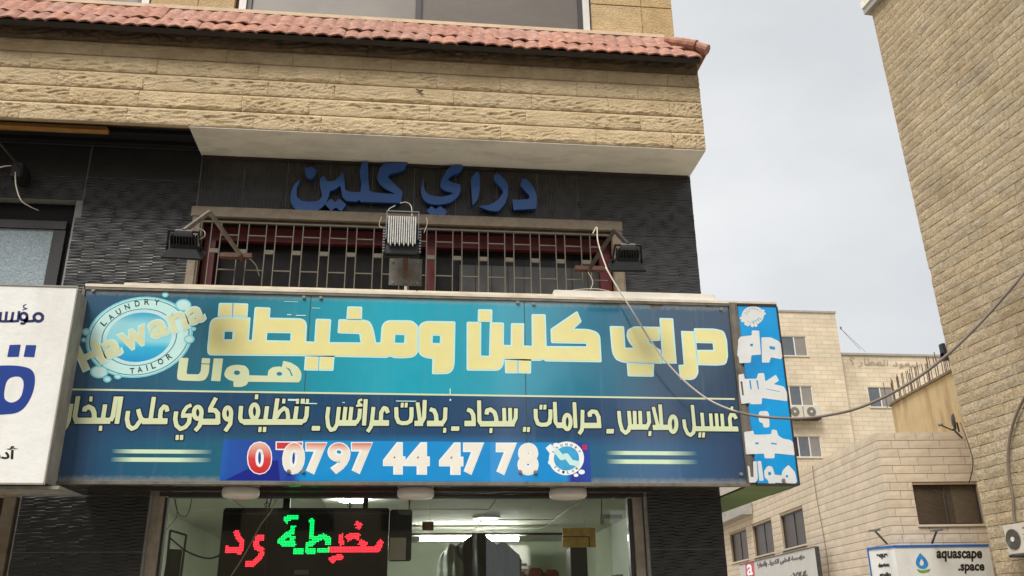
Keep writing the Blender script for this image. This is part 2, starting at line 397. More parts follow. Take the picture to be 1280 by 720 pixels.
M['text_black'] = mat('black_letter', srgb(24,22,22), .4, .05, 9)
M['sign_grey'] = mat('pale_grey_sign_face', srgb(176,172,164), .5, .05, 2, coat=.2)
M['sign_white'] = mat('white_lit_sign_face', srgb(200,200,196), .4, .05, 2, coat=.2, stain=srgb(160,156,146), stains=(2,2,1), sta=.4)
M['trim_blue'] = mat('blue_trim', srgb(28,88,160), .4, .06, 6)
M['drop_blue'] = mat('blue_drop_print', srgb(40,120,180), .4, .2, 6)
M['leaf_green'] = mat('green_leaf_print', srgb(96,140,60), .4, .2, 6)
M['logo_red'] = mat('red_logo_print', srgb(186,32,52), .4, .06, 6)
M['frost'] = mat('frosted_patterned_glass', srgb(150,164,170), .3, .28, 45, .8, 55, coat=.4)
M['rebar'] = mat('rusty_rebar', srgb(92,74,60), .85, .2, 9)
M['curtain'] = mat('grey_curtain_behind_glass', srgb(126,120,112), .35, .12, 2, coat=.35)
M['paneglass'] = mat('grey_pane', srgb(84,88,92), .15, .2, 1.5, coat=.6)
M['glass'] = glassmat('clear_shop_glass', (.9,.93,.9))

# ------------------------------------------------------------------ the setting
bm = BM(); box(bm, -400, 400, -400, 400, -.5, 0); struct('ground', bm, M['paving'])
bm = BM(); box(bm, -400, 400, -8.5, 4.2, .001, .006); struct('road', bm, M['asphalt'])
bm = BM(); box(bm, -60, 9.5, 4.2, 4.35, .0, .13, .01); struct('kerb', bm, M['concrete'])
bm = BM(); box(bm, -60, 9.5, 4.352, 7.68, .0, .125); struct('pavement', bm, M['paving'])

# ================================================================== MAIN BUILDING
WX = 2.73                       # right corner of the shop building
YW = 7.7                        # tiled wall plane
ZS = 2.644                      # underside of the sign box
B = thing('shop_building', 'shop building of yellow stone and black tile with a red tiled canopy', 'building', (0, 8.5, 0))
bm = BM()
box(bm, -9, WX-.015, YW+.5, 15.5, 2.95, 5.9); box(bm, -9, WX-.03, YW+.14, 15.5, 5.9, 11.5); box(bm, -9, WX-.03, YW+.02, YW+.139, 5.9, 7.15)
box(bm, -9, -3.9, YW+.02, YW+.16, 2.95, 5.9)
obj('core_wall', bm, M['stone'], B)
# wall skin behind tiles, with the two window openings left free
GX0, GX1, GZ0, GZ1 = -1.98, 1.93, 4.0, 5.12
LX1, LZ0, LZ1 = -3.1, 3.9, 5.29
bm = BM()
y0, y1 = YW+.001, YW+.16
box(bm, LX1, GX0, y0, y1, 2.70, 5.9); box(bm, GX1, WX-.015, y0, y1, 2.70, 5.9)
box(bm, GX0, GX1, y0, y1, GZ1, 5.9); box(bm, GX0, GX1, y0, y1, 2.70, GZ0)
box(bm, 1.80, WX-.03, y0+.02, y1, 5.95, 9.5); box(bm, -9, LX1, y0, y1, LZ1, 5.9); box(bm, -9, LX1, y0, y1, 2.7, LZ0)
# piers below
box(bm, -3.12, -2.10, y0, y1, 0, 2.70); box(bm, 2.04, WX-.015, y0, y1, 0, 2.70)
obj('wall_backing', bm, M['grout'], B)
# ---- relief tiles
def relief_mesh(w_, h_, vert=False, seed=0, flat=False):
    """black ceramic tile with real relief: staggered columns of small slanted lenses"""
    rnd = random.Random(seed)
    U_, V_ = (h_, w_) if vert else (w_, h_)
    nu = max(3, int(round(U_/.104))); nv = max(3, int(round(V_/.0285)))
    bm = BM()
    def P(u, v, d): # u along the lens, v across; d = depth of relief
        a, b = (v*w_-w_/2, h_/2-u*h_) if vert else (u*w_-w_/2, v*h_-h_/2)
        return bm.verts.new((a, -.006-d, b))
    if flat: bm.faces.new([P(0,0,0), P(1,0,0), P(1,1,0), P(0,1,0)])
    else:
        for c in range(nu):
            u0, u1 = c/nu, (c+1)/nu; off = (.5 if c % 2 else 0)+rnd.uniform(-.12,.12)
            cuts = [0]+[x/nv for x in [k+off for k in range(nv+1)] if .15 < x < nv-.15]+[1]
            for v0, v1 in zip(cuts, cuts[1:]):
                h = .0075*rnd.uniform(.45, 1.15)*min(1, (v1-v0)*nv); hl, hr = (h, h*.12) if (c+int(v0*nv)//3) % 2 else (h*.12, h)
                vm = v0+(v1-v0)*.6
                a, b = P(u0, v0, 0), P(u1, v0, 0); a2, b2 = P(u0, v0+(v1-v0)*.06, hl*.7), P(u1, v0+(v1-v0)*.06, hr*.7)
                c1, d1 = P(u0, vm, hl), P(u1, vm, hr); e1, f1 = P(u0, v1, 0), P(u1, v1, 0)
                for q in ((a, b, b2, a2), (a2, b2, d1, c1), (c1, d1, f1, e1)): bm.faces.new(q if not vert else q)
                bm.faces.new((a, a2, c1, e1)); bm.faces.new((b, f1, d1, b2))
    bx = [(-w_/2,-h_/2),(w_/2,-h_/2),(w_/2,h_/2),(-w_/2,h_/2)]
    f_ = [bm.verts.new((x, -.006, z)) for x, z in bx]; k_ = [bm.verts.new((x, .004, z)) for x, z in bx]
    for q in range(4): bm.faces.new((f_[q], k_[q], k_[(q+1)%4], f_[(q+1)%4]))
    me = bpy.data.meshes.new('tile'); bm.to_mesh(me); bm.free(); me.materials.append(M['tile']); return me
tcache = {}
def tile_at(x0, x1, z0, z1, vert=False, flat=False, par=None):
    w_, h_ = x1-x0, z1-z0
    k = (round(w_, 2), round(h_, 2), vert, flat, random.randint(0, 1))
    if k not in tcache: tcache[k] = relief_mesh(w_-.008, h_-.008, vert, len(tcache), flat)
    link('tile', tcache[k], None, par or B, Matrix.Translation(((x0+x1)/2, YW, (z0+z1)/2)))
def cutcols(a, b, xs): 
    c = [a]+[x for x in xs if a+.02 < x < b-.02]+[b]; return list(zip(c, c[1:]))
rows = [2.20+.0, 2.64, 3.1, 3.5, 3.9, 4.315, 4.72, 5.125, 5.53, 5.86]
for z0, z1 in zip(rows[3:], rows[4:]):
    xs = [-3.04, -2.03]
    # left of grille
    if z1 <= 5.13:
        for a, b in cutcols(-3.085, GX0-.05, [-3.04]) if False else [(-3.085, GX0-.06)]: tile_at(a, b, z0, z1)
        tile_at(GX1+.06, WX, z0, z1)
    else:
        fl = z0 > 5.5
        for a, b in ((-6.07,-5.06),(-5.05,-4.05),(-4.05,-3.045),(-3.04,-2.035)):
            if z0 < 5.2 and b < -3.04: tile_at(a, b, 5.29, z1, flat=False)
            else: tile_at(a, b, z0, z1, flat=fl)
        tile_at(1.25+.32, WX, z0, z1)
tx = -2.03
while tx < 1.5:
    tile_at(tx, min(tx+.4, 1.57), 5.13, 5.80, vert=True); tx += .4
# lower piers
for z0, z1 in ((.44,.88),(.88,1.32),(1.32,1.76),(1.76,2.19),(2.19,2.63)):
    tile_at(-3.11, -2.11, z0, z1); tile_at(2.06, WX, z0, z1)
# right return of wall
bm = BM(); box(bm, WX-.014, WX-.002, YW+.0, 15.5, 0, 5.85); obj('side_wall', bm, M['tile'], B)
# ---- soffits
bm = BM()
v = [(-2.04,7.155,5.795),(2.715,7.155,5.795),(2.72,YW+.02,5.80),(-2.04,YW+.02,5.80)]
a = [bm.verts.new(p) for p in v]; b = [bm.verts.new((p[0], p[1], 5.96)) for p in v]
bm.faces.new(a); bm.faces.new(b[::-1])
for k in range(4): bm.faces.new((a[k], b[k], b[(k+1)%4], a[(k+1)%4]))
bmesh.ops.recalc_face_normals(bm, faces=bm.faces); obj('soffit', bm, M['plaster'], B)
bm = BM(); box(bm, -9, -2.042, 7.17, YW+.02, 5.87, 5.96); obj('soffit', bm, M['black_soffit'], B, label='black soffit at the left')  # near-black base colour on the recessed left soffit
bm = BM(); box(bm, -9, -2.044, 7.36, 7.40, 5.83, 5.869); box(bm, -9, -2.044, 7.56, 7.60, 5.83, 5.869); obj('soffit_batten', bm, M['black_soffit'], B)
bm = BM(); xs_ = [-2.03+.045*k for k in range(106)]; lo_ = [5.79-.012-.03*max(0, mnoise.noise(Vector((x*4, 1, 0)))+.3*mnoise.noise(Vector((x*17, 2, 0)))) for x in xs_]
va = [bm.verts.new((x, YW-.035, 5.802)) for x in xs_]; vb = [bm.verts.new((x, YW-.035, z)) for x, z in zip(xs_, lo_)]; vc = [bm.verts.new((x, YW-.004, z-.006)) for x, z in zip(xs_, lo_)]
for k in range(105): bm.faces.new((va[k], va[k+1], vb[k+1], vb[k])); bm.faces.new((vb[k], vb[k+1], vc[k+1], vc[k]))
obj('ragged_dark_edge', bm, M['frame_dark'], B)  # dark jagged strip along the line where soffit meets wall
# ---- balcony front: courses of rock faced stones
bal = obj('balcony', (lambda bm: (box(bm, -2.03, 2.70, 7.19, 7.6, 5.82, 6.86), box(bm, -9, -2.031, 7.19, 7.20, 5.80, 6.86), bm)[2])(BM()), M['joint'], B)
rockcache = []
def rock_mesh(w_, h_, d_, seed, amp=.022, m='stone', nx=90, nz_=20, marg=.13):
    bm = BM(); g = {}
    for i in range(nx+1):
        for j in range(nz_+1):
            u, v = i/nx, j/nz_
            x, z = (u-.5)*w_, (v-.5)*h_
            p = Vector((x*11+seed*13.1, z*30, seed*3.7))
            w1 = mnoise.noise(p*.5+Vector((3,9,1)))*1.2
            n1 = 1-abs(mnoise.noise(p+Vector((w1,w1,0))))*2.2
            n2 = mnoise.noise(p*1.9); n3 = mnoise.noise(p*4.1)
            patch = max(0, min(1, .75+1.1*mnoise.noise(Vector((x*3+seed*5, seed, z*4)))))
            ev = min(v+.03*n2, 1-v+.03*n2)/marg; eu = min(u, 1-u)*w_/.012
            e_ = max(0, min(1, (ev-.45)*1.8)); e_ = e_*e_*(3-2*e_)
            h = e_*(.001+amp*patch*(.15+.5*max(0, n1)**2+.35*n2+.18*n3))
            edge = -.003 if (i in (0, nx) or j in (0, nz_)) else 0
            g[i,j] = bm.verts.new((x, -h-edge, z))
    for i in range(nx):
        for j in range(nz_): bm.faces.new((g[i,j], g[i+1,j], g[i+1,j+1], g[i,j+1]))
    bd = [g[i,0] for i in range(nx+1)]+[g[nx,j] for j in range(1,nz_+1)]+[g[i,nz_] for i in range(nx-1,-1,-1)]+[g[0,j] for j in range(nz_-1,0,-1)]
    bk = [bm.verts.new((q.co.x, d_, q.co.z)) for q in bd]
    for k in range(len(bd)): bm.faces.new([bd[k], bk[k], bk[(k+1)%len(bd)], bd[(k+1)%len(bd)]])
    bmesh.ops.recalc_face_normals(bm, faces=bm.faces)
    me = bpy.data.meshes.new('stone'); bm.to_mesh(me); bm.free(); me.shade_smooth(); me.materials.append(M[m]); return me
bz = [5.80, 5.975, 6.15, 6.322, 6.492, 6.64, 6.86]
rocks = [rock_mesh(.6, .17, .045, s) for s in range(7)]
rocks_d = [rock_mesh(.6, .215, .045, 20+s, m='stone_dirty_shaded') for s in range(3)]
for c, (z0, z1) in enumerate(zip(bz, bz[1:])):
    x = WX-.015
    first = True
    while x > -4.6:
        l = random.choice((.6, .74, .9, 1.1)) if not first else (.32, .62)[c % 2]
        first = False
        top = c == 5
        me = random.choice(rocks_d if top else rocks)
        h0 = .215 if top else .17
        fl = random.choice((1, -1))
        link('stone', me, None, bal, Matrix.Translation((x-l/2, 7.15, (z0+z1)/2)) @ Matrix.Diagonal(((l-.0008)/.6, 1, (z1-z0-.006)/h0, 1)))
        x -= l
    # side face stones of the balcony end
# end faces of balcony (right side)
bm = BM(); box(bm, 2.701, 2.716, 7.16, 7.62, 5.80, 6.86); obj('balcony_end', bm, M['stone'], B)
# ---- clay tile canopy
SLO = Vector((0, .60, .80)).normalized(); NRM = Vector((0, -SLO.z, SLO.y))
def claymesh(w_, l_, humps=2, n=7, th=.014):
    bm = BM(); top = []; bot = []
    steps = humps*n
    for k in range(steps+1):
        x = k/steps*w_-w_/2; ph = (k/n) % 1
        fr_ = (k/n) % 1; h = .020*(fr_/.62 if fr_ < .62 else (1-fr_)/.38)**.8
        row = []; rb = []
        for t in (0, .5, 1):
            p = Vector((x, 0, 0))+SLO*(t*l_)+NRM*(h+.004); row.append(bm.verts.new(p)); rb.append(bm.verts.new(p-NRM*th))
        top.append(row); bot.append(rb)
    for a, b, c, d in zip(top, top[1:], bot, bot[1:]):
        for t in (0, 1):
            bm.faces.new((a[t], b[t], b[t+1], a[t+1])); bm.faces.new((c[t], c[t+1], d[t+1], d[t]))
        bm.faces.new((a[0], c[0], d[0], b[0])); bm.faces.new((a[2], b[2], d[2], c[2]))
    for a, c in ((top[0], bot[0]), (top[-1], bot[-1])):
        for t in (0, 1): bm.faces.new((a[t], a[t+1], c[t+1], c[t]))
    bmesh.ops.recalc_face_normals(bm, faces=bm.faces)
    me = bpy.data.meshes.new('roof_tile'); bm.to_mesh(me); bm.free(); me.shade_flat(); me.materials.append(M['clay']); return me
cm = claymesh(.272, .32)
can = obj('canopy', (lambda bm: (obox(bm, Vector((-3.2, 0, 0))+Vector((0, 6.99, 6.72))+SLO*.27-NRM*.03, (1,0,0), SLO, NRM, 5.9, .27, .025), box(bm, -9, 2.70, 7.12, 7.2, 6.84, 6.868), bm)[2])(BM()), M['frame_dark'], B)  # deck coloured dark to stand for shade in the gap under the tiles
for row, (yy, zz) in enumerate(((6.95, 6.70), (7.055, 6.852))):
    x = 2.56 - (.0 if row == 0 else .10)
    k = 0
    while x > -4.8:
        tilt = random.uniform(-.012, .012)
        link('roof_tile', cm, None, can, Matrix.Translation((x, yy+random.uniform(-.008,.008), zz+random.uniform(-.006,.006))) @ Matrix.Rotation(tilt, 4, 'Y') @ Matrix.Rotation(random.uniform(-.02,.02), 4, 'Z'))
        x -= .262; k += 1
# hip ridge tiles at the corner and the side return
bm = BM(); hp = [Vector((2.765, 6.96, 6.80)), Vector((2.64, 7.03, 6.90)), Vector((2.42, 7.16, 7.03))]
tube(bm, [hp[0], hp[1]], .052, 12, .05); obj('ridge_tile', bm, M['clay'], can)
bm = BM(); tube(bm, [hp[1]+Vector((.03,-.03,-.03)), hp[2]], .058, 12, .045); obj('ridge_tile', bm, M['clay'], can)
bm = BM(); obox(bm, (2.735, 7.32, 6.845), (0,1,0), Vector((-.80,0,.6)), Vector((.6,0,.8)), .36, .06, .012); obj('side_canopy', bm, M['clay'], can)
bm = BM(); box(bm, -9, 2.45, 7.255, 7.30, 7.13, 7.185, .01); box(bm, -9, WX-.05, 7.301, YW+.03, 7.15, 7.19)
obj('cement_flashing', bm, M['cement'], can)
p = onY(524, 113, 7.13); bm = BM(); tube(bm, [p+Vector((-.03,0,.01)), p, p+Vector((.035,-.01,-.005))], .006, 6); tube(bm, [p+Vector((.0,0.03,.02)), p, p+Vector((.02,-.01,-.02))], .007, 6); obj('rusty_hook', bm, M['rust'], bal)
# ---- upper storey wall and windows
UY = 7.70; UX = 2.695
def block_row(x0, x1, z0, z1, lens, m, par, seed=0):
    x = x0; k = 0
    while x < x1-.02:
        l = min(lens[k % len(lens)], x1-x); k += 1
        if x1-(x+l) < .12: l = x1-x
        bm = BM(); box(bm, x+.002, x+l-.002, UY-.03, UY+.02, z0+.004, z1-.004, .004); obj('stone', bm, m, par)
        x += l
M['combed'] = mat('combed_yellow_stone', srgb(196,168,124), .9, .16, 8, .9, 45, rand=.05, bd=.03)
for z0, z1 in ((7.19,7.44),(7.44,7.84),(7.84,8.25),(8.25,8.66)):
    block_row(1.80, UX, z0, z1, (.55,.4), M['combed'], B)
    block_row(-2.72, -1.90, z0, z1, (.46,.4), M['combed'], B)
def upper_window(x0, x1, label):
    f = obj('window', (lambda bm: (box(bm, x0, x0+.07, UY-.02, UY+.1, 7.2, 9.2), box(bm, x1-.07, x1, UY-.02, UY+.1, 7.2, 9.2), box(bm, x0, x1, UY-.02, UY+.1, 9.2, 9.27), bm)[3])(BM()), M['white_pvc'], B, label=label)
    xm = (x0+x1)/2
    bm = BM(); box(bm, x0+.072, x1-.072, UY+.0, UY+.06, 7.19, 7.235); box(bm, x0+.072, x0+.12, UY, UY+.05, 7.236, 9.19); box(bm, x1-.12, x1-.072, UY, UY+.05, 7.236, 9.19); box(bm, xm-.03, xm+.03, UY-.005, UY+.05, 7.236, 9.19)
    obj('sash', bm, M['alu_dark'], f)
    bm = BM(); box(bm, x0+.121, xm-.031, UY+.02, UY+.03, 7.236, 9.19); obj('pane', bm, M['curtain'], f)
    bm = BM(); box(bm, xm+.031, x1-.121, UY+.022, UY+.032, 7.236, 9.19); obj('pane', bm, mat('dark_curtain_pane', srgb(104,96,88), .3, .15, 1.2, .5, 3, coat=.3), f)
upper_window(-1.86, 1.78, 'wide white framed window with grey curtain above the canopy')
upper_window(-4.7, -2.74, 'second upper window at the far left')
# ---- left frosted window
bm = BM(); box(bm, -5.2, LX1-.0, YW+.10, YW+.14, LZ0, LZ1); fw = obj('window', bm, M['black_soffit'], B, label='frosted patterned window in the black tiled wall')
bm = BM(); box(bm, -5.2, -3.28, YW+.07, YW+.095, LZ0, 5.02); obj('pane', bm, M['frost'], fw)
bm = BM(); box(bm, -3.275, -3.17, YW+.06, YW+.098, LZ0, 5.02); box(bm, -5.2, -3.17, YW+.05, YW+.098, 5.022, 5.10); obj('frame', bm, M['alu_dark'], fw)
bm = BM(); box(bm, -5.2, -3.28, YW+.055, YW+.069, 4.44, 4.475); obj('bottom_rail', bm, mat('violet_grey_rail', srgb(120,124,160), .5, .1, 4), fw)

# ---- grille window
GY = 7.6
gw = obj('window', (lambda bm: (box(bm, GX0, GX1, YW+.15, YW+.18, GZ0, GZ1), box(bm, GX0, GX0+.02, YW+.02, YW+.149, GZ0, GZ1), box(bm, GX1-.02, GX1, YW+.02, YW+.149, GZ0, GZ1), box(bm, GX0+.02, GX1-.02, YW+.02, YW+.149, GZ1-.02, GZ1), bm)[4])(BM()), M['dark_glass'], B, label='dark window behind the steel grille')
bm = BM(); box(bm, GX0+.021, GX1-.021, YW+.03, YW+.09, 4.955, 5.095); box(bm, GX0+.05, GX0+.15, YW+.03, YW+.09, GZ0, 4.954); box(bm, GX1-.17, GX1-.06, YW+.03, YW+.09, GZ0, 4.954); box(bm, .10, .19, YW+.03, YW+.09, GZ0, 4.954)
obj('red_frame', bm, M['red'], gw)
for k in range(9):
    x = .42+k*.155
    if x > 1.7: break
    bm = BM(); box(bm, x, x+.15, YW+.12, YW+.126, GZ0, 4.82); obj('blind_slat', bm, mat('grey_blind', srgb(70,70,68), .6, .1, 4) if k == 0 else bpy.data.materials['grey_blind'], gw)
gr = thing('window_grille', 'pale steel security grille with paired bars over the dark window above the main sign', 'window grille', (0, GY, 4.05))
bm = BM()
box(bm, -2.05, 1.975, GY-.0, GY+.09, 5.13, 5.235, .006); obj('top_channel', bm, M['beige_metal'], gr)
for xs in ((-2.03,-1.955),(1.87,1.96)):
    bm = BM(); box(bm, xs[0], xs[1], GY+.0, GY+.08, 4.05, 5.128, .004); box(bm, xs[0]+.02, xs[1]+.015, GY+.015, GY+.088, 4.05, 5.12); obj('side_channel', bm, M['beige_metal'], gr)
bm = BM(); box(bm, -1.95, 1.865, GY+.02, GY+.045, 5.085, 5.10); obj('rail', bm, M['bar'], gr)
X0 = onY(333.7, 275, GY).x; per = .2445; nar = .086
bar0 = None; con0 = None
for k in range(-3, 13):
    xa = X0+k*per
    for xx in (xa, xa+nar):
        if -1.93 < xx < 1.84:
            if bar0 is None:
                bm = BM(); box(bm, -.0045, .0045, -.006, .006, -.54, .54); o = obj('bar', bm, M['bar'], gr, mtx=Matrix.Translation((xx, GY+.03, 4.56))); bar0 = o.data
            else: link('bar', bar0, None, gr, Matrix.Translation((xx, GY+.03, 4.56)))
    if -1.9 < xa+nar < 1.7:
        for zz in (4.965, 4.625, 4.30):
            bm = BM(); box(bm, xa+nar+.0055, xa+per-.0055, GY+.024, GY+.036, zz-.005, zz+.005)
            obj('cross_bar', bm, M['bar'], gr)
    if -1.93 < xa < 1.75:
        bm = BM(); box(bm, xa+.006, xa+nar-.006, GY+.02, GY+.04, 4.785, 4.825); obj('connector', bm, M['bar'], gr)

# ---- plank under soffit, conduit
bm = BM(); p0, p1 = onZ(0, 159, 5.80), onZ(133, 163, 5.80)
box(bm, -4.6, p1.x, p1.y-.005, p1.y+.075, 5.80, 5.84, .003)
solo('wood_plank', bm, M['wood'], 'knotty pine plank lying flat under the black soffit at upper left', 'plank')

# ================================================================== MAIN SIGN
SY = 7.0
S = thing('main_sign', 'long blue and teal laundry fascia sign with yellow Arabic lettering and a phone number', 'shop sign', (0, SY, ZS))
sx0, sx1, sz0, sz1 = -2.625, 2.715, 2.647, 4.168
bm = BM(); box(bm, sx0, 3.05, SY+.012, YW-.02, ZS+.001, sz1-.02); obj('box_body', bm, M['frame_dark'], S)
bm = BM()
box(bm, sx0-.01, 2.745, SY-.012, SY+.05, sz1, sz1+.022); box(bm, sx0-.01, 2.745, SY-.012, SY+.05, sz0-.022, sz0-.001)
box(bm, sx0-.022, sx0-.001, SY-.012, SY+.05, sz0-.022, sz1+.022)
obj('frame', bm, M['frame'], S)
bm = BM(); box(bm, sx1+.002, sx1+.075, SY-.02, SY+.06, sz0-.02, sz1+.03); box(bm, sx1+.012, sx1+.05, SY-.03, SY-.02, sz0, sz1+.02); obj('corner_post', bm, M['frame'], S)
# underside lining
bm = BM(); box(bm, sx0, 2.70, SY+.05, YW-.03, ZS-.012, ZS); obj('underside', bm, M['under'], S)
bm = BM(); box(bm, 2.745, 3.14, SY+.02, 9.6, ZS-.012, ZS+.0); obj('underside', bm, M['green'], S, label='green underside of the side return')
bm = BM(); box(bm, 2.80, 3.135, SY+.02, 9.6, ZS+.001, 4.16); obj('return_box', bm, M['frame_dark'], S)
for yy in (7.25, 7.55):
    bm = BM(); box(bm, -2.0, 2.0, yy, yy+.03, ZS-.03, ZS-.0125); obj('underside_rail', bm, M['frame_dark'], S)
# printed film: ink depends on height bands and on the length of the sign
def sign_print():
    T = srgb
    m, hs, b, sep = gradmat('sign_print', 0, [(0, T(22,72,104)), (.13, T(16,88,118)), (.24, T(0,120,140)), (.45, T(0,164,186)), (.62, T(0,152,176)), (.76, T(0,112,140)), (.88, T(8,66,98)), (1, T(14,52,82))], lo=sx0, hi=sx1, var=.05, coat=1)
    nt = m.node_tree; N = nt.nodes; L = nt.links
    g = [n for n in N if n.type == 'NEW_GEOMETRY'][0]
    def ramp(axis, lo, hi, stops):
        r = N.new('ShaderNodeMapRange'); r.inputs[1].default_value = lo; r.inputs[2].default_value = hi; L.new(sep.outputs[axis], r.inputs[0])
        c = N.new('ShaderNodeValToRGB'); el = c.color_ramp.elements
        while len(el) < len(stops): el.new(.5)
        for k, (p, q) in enumerate(stops): el[k].position = p; el[k].color = (*q, 1)
        L.new(r.outputs[0], c.inputs[0]); return c.outputs[0]
    band = ramp(0, sx0, sx1, [(0, T(12,66,108)), (.35, T(8,66,104)), (.7, T(2,62,104)), (1, T(6,56,92))])
    low = ramp(0, sx0, sx1, [(0, T(12,62,104)), (.16, T(0,92,120)), (.32, T(0,98,124)), (.5, T(0,118,180)), (.75, T(0,90,130)), (.9, T(0,76,120)), (1, T(8,52,90))])
    top = [l for l in L if l.to_node == hs and l.to_socket.name == 'Color'][0].from_socket
    def gt(z):
        n = N.new('ShaderNodeMapRange'); n.inputs[1].default_value = z-.0025; n.inputs[2].default_value = z+.0025; L.new(sep.outputs[2], n.inputs[0]); return n.outputs[0]
    def mix(f, a, c):
        x = N.new('ShaderNodeMix'); x.data_type = 'RGBA'; L.new(f, x.inputs[0]); L.new(a, x.inputs['A']); L.new(c, x.inputs['B']); return x.outputs['Result']
    x = N.new('ShaderNodeMapRange'); x.inputs[1].default_value = 2.93; x.inputs[2].default_value = 3.03; L.new(sep.outputs[2], x.inputs[0])
    c1 = mix(x.outputs[0], low, band); c2 = mix(gt(3.345), c1, top)
    L.new(c2, hs.inputs['Color'])
    # sun-bleached vertical runs of dirt
    mp = N.new('ShaderNodeMapping'); mp.inputs['Scale'].default_value = (16, 1, .7); L.new(g.outputs['Position'], mp.inputs[0])
    n = N.new('ShaderNodeTexNoise'); n.inputs['Scale'].default_value = 1; n.inputs['Detail'].default_value = 7; n.inputs['Roughness'].default_value = .7; L.new(mp.outputs[0], n.inputs[0])
    r = N.new('ShaderNodeValToRGB'); r.color_ramp.elements[0].position = .55; r.color_ramp.elements[1].position = .85; r.color_ramp.elements[1].color = (.35,.35,.35,1); L.new(n.outputs[0], r.inputs[0])
    mx = N.new('ShaderNodeMix'); mx.data_type = 'RGBA'; L.new(r.outputs[0], mx.inputs[0]); L.new(hs.outputs[0], mx.inputs['A']); mx.inputs['B'].default_value = (*T(120,140,140), 1)
    g1 = N.new('ShaderNodeTexNoise'); g1.inputs['Scale'].default_value = 26; g1.inputs['Detail'].default_value = 8; g1.inputs['Roughness'].default_value = .75; L.new(g.outputs['Position'], g1.inputs[0])
    def edge(z0, z1):
        e_ = N.new('ShaderNodeMapRange'); e_.inputs[1].default_value = z0; e_.inputs[2].default_value = z1; L.new(sep.outputs[2], e_.inputs[0]); return e_.outputs[0]
    ad = N.new('ShaderNodeMath'); ad.operation = 'ADD'; L.new(edge(4.07, 4.17), ad.inputs[0]); L.new(edge(2.74, 2.64), ad.inputs[1])
    sm = N.new('ShaderNodeMath'); sm.operation = 'ADD'; L.new(ad.outputs[0], sm.inputs[0]); L.new(g1.outputs[0], sm.inputs[1])
    th = N.new('ShaderNodeMapRange'); th.inputs[1].default_value = .95; th.inputs[2].default_value = 1.5; th.inputs[4].default_value = .7; L.new(sm.outputs[0], th.inputs[0])
    m2 = N.new('ShaderNodeMix'); m2.data_type = 'RGBA'; L.new(th.outputs[0], m2.inputs[0]); L.new(mx.outputs['Result'], m2.inputs['A']); m2.inputs['B'].default_value = (*T(150,150,136), 1)
    L.new(m2.outputs['Result'], b.inputs['Base Color'])
    mr_ = N.new('ShaderNodeMapRange'); mr_.inputs[3].default_value = .02; mr_.inputs[4].default_value = .22; L.new(n.outputs[0], mr_.inputs[0]); L.new(mr_.outputs[0], b.inputs['Coat Roughness'])
    # slight sag of the film between its fixings
    wv = N.new('ShaderNodeTexNoise'); wv.inputs['Scale'].default_value = 2.2; wv.inputs['Detail'].default_value = 1; L.new(g.outputs['Position'], wv.inputs[0])
    bp = N.new('ShaderNodeBump'); bp.inputs['Strength'].default_value = .35; bp.inputs['Distance'].default_value = .01; L.new(wv.outputs[0], bp.inputs['Height']); L.new(bp.outputs[0], b.inputs['Coat Normal'])
    return m
M['print'] = sign_print()
seams = [sx0, -.846, .926, sx1]
for a, b in zip(seams, seams[1:]):
    bm = BM(); box(bm, a+.003, b-.003, SY, SY+.008, sz0, sz1, .0012); obj('sign_panel', bm, M['print'], S)
bm = BM()
for x in seams[1:3]: box(bm, x-.0028, x+.0028, SY+.002, SY+.0085, sz0, sz1)
obj('seam', bm, mat('grimy_seam', srgb(60,70,66), .8, .3, 12), S)
bm = BM()
for x in (-.90,): box(bm, x, x+.05, SY-.0004, SY-.0001, sz0, sz1)
# thin printed rules
Fl = Flat()
def strip(x0, x1, z0, z1): return ([(x0,z0),(x1,z0),(x1,z1),(x0,z1)], [(0,1,2,3)])
Fl.add(strip(sx0+.02, sx1-.03, 3.338, 3.352), SY-.0006); Fl.build('printed_rule', M['yellow2'], S)
# ---- lettering of the first line: (glyph groups, each a list of outlines and holes)
A = mapper(250,370,6.54,SY); Bq = mapper(370,370,6.54,SY); Cq = mapper(500,370,6.54,SY); Dq = mapper(630,370,6.54,SY); Eq = mapper(750,370,6.0,SY)
def conv(f, pts): # map then keep radius in metres
    out = []
    for p in pts:
        q = f(p[:2]); out.append((q[0], q[1], (p[2] if len(p) > 2 else 0)/6.5/F*7.35))
    return out
def poly_m(pts, hole=False): return ('P', fillet(pts), hole)
big = []
big.append([poly_m(conv(A, [(155,57,12),(272,58),(268,170),(145,168)]))])
big.append([poly_m(conv(A, [(268,58),(395,62,12),(388,172),(266,170)]))])
g1 = conv(A, [(84,170,80),(413,176,8),(400,358,4),(424,361,4),(448,90,16),(577,95,14),(570,178,4),(876,184,70),(868,370,4)])
g1 += conv(Bq, [(150,375,4),(162,186,14),(288,190,14),(275,378,4),(528,380,4),(518,312,4),(340,305,14),(348,190,14),(545,192,20),(600,205,20),(625,245,20),(640,300,10),(655,380,4),(690,380,4),(700,240,30),(735,203,30),(775,198,20),(950,200,30),(1000,245,20),(998,465,30),(960,503,30),(880,510,20),(800,508,8),(770,494,4),(740,506,8),(315,498,4),(83,492,2)])
g1 += conv(A, [(130,486,60),(62,484,75),(60,420,10)])
big.append([poly_m(g1), poly_m(conv(A,[(202,292),(268,292),(264,355),(198,355)]), True), poly_m(conv(A,[(550,302),(742,305),(738,366),(545,362)]), True), poly_m(conv(Bq,[(812,318),(888,320),(884,384),(808,382)]), True)])
big.append([poly_m(conv(Bq,[(75,490),(190,490),(186,610),(65,608,10)]))]); big.append([poly_m(conv(Bq,[(188,490),(315,490),(305,612,10),(184,610)]))])
big.append([poly_m(conv(Bq,[(420,85,12),(542,88,12),(538,196),(412,193)]))])
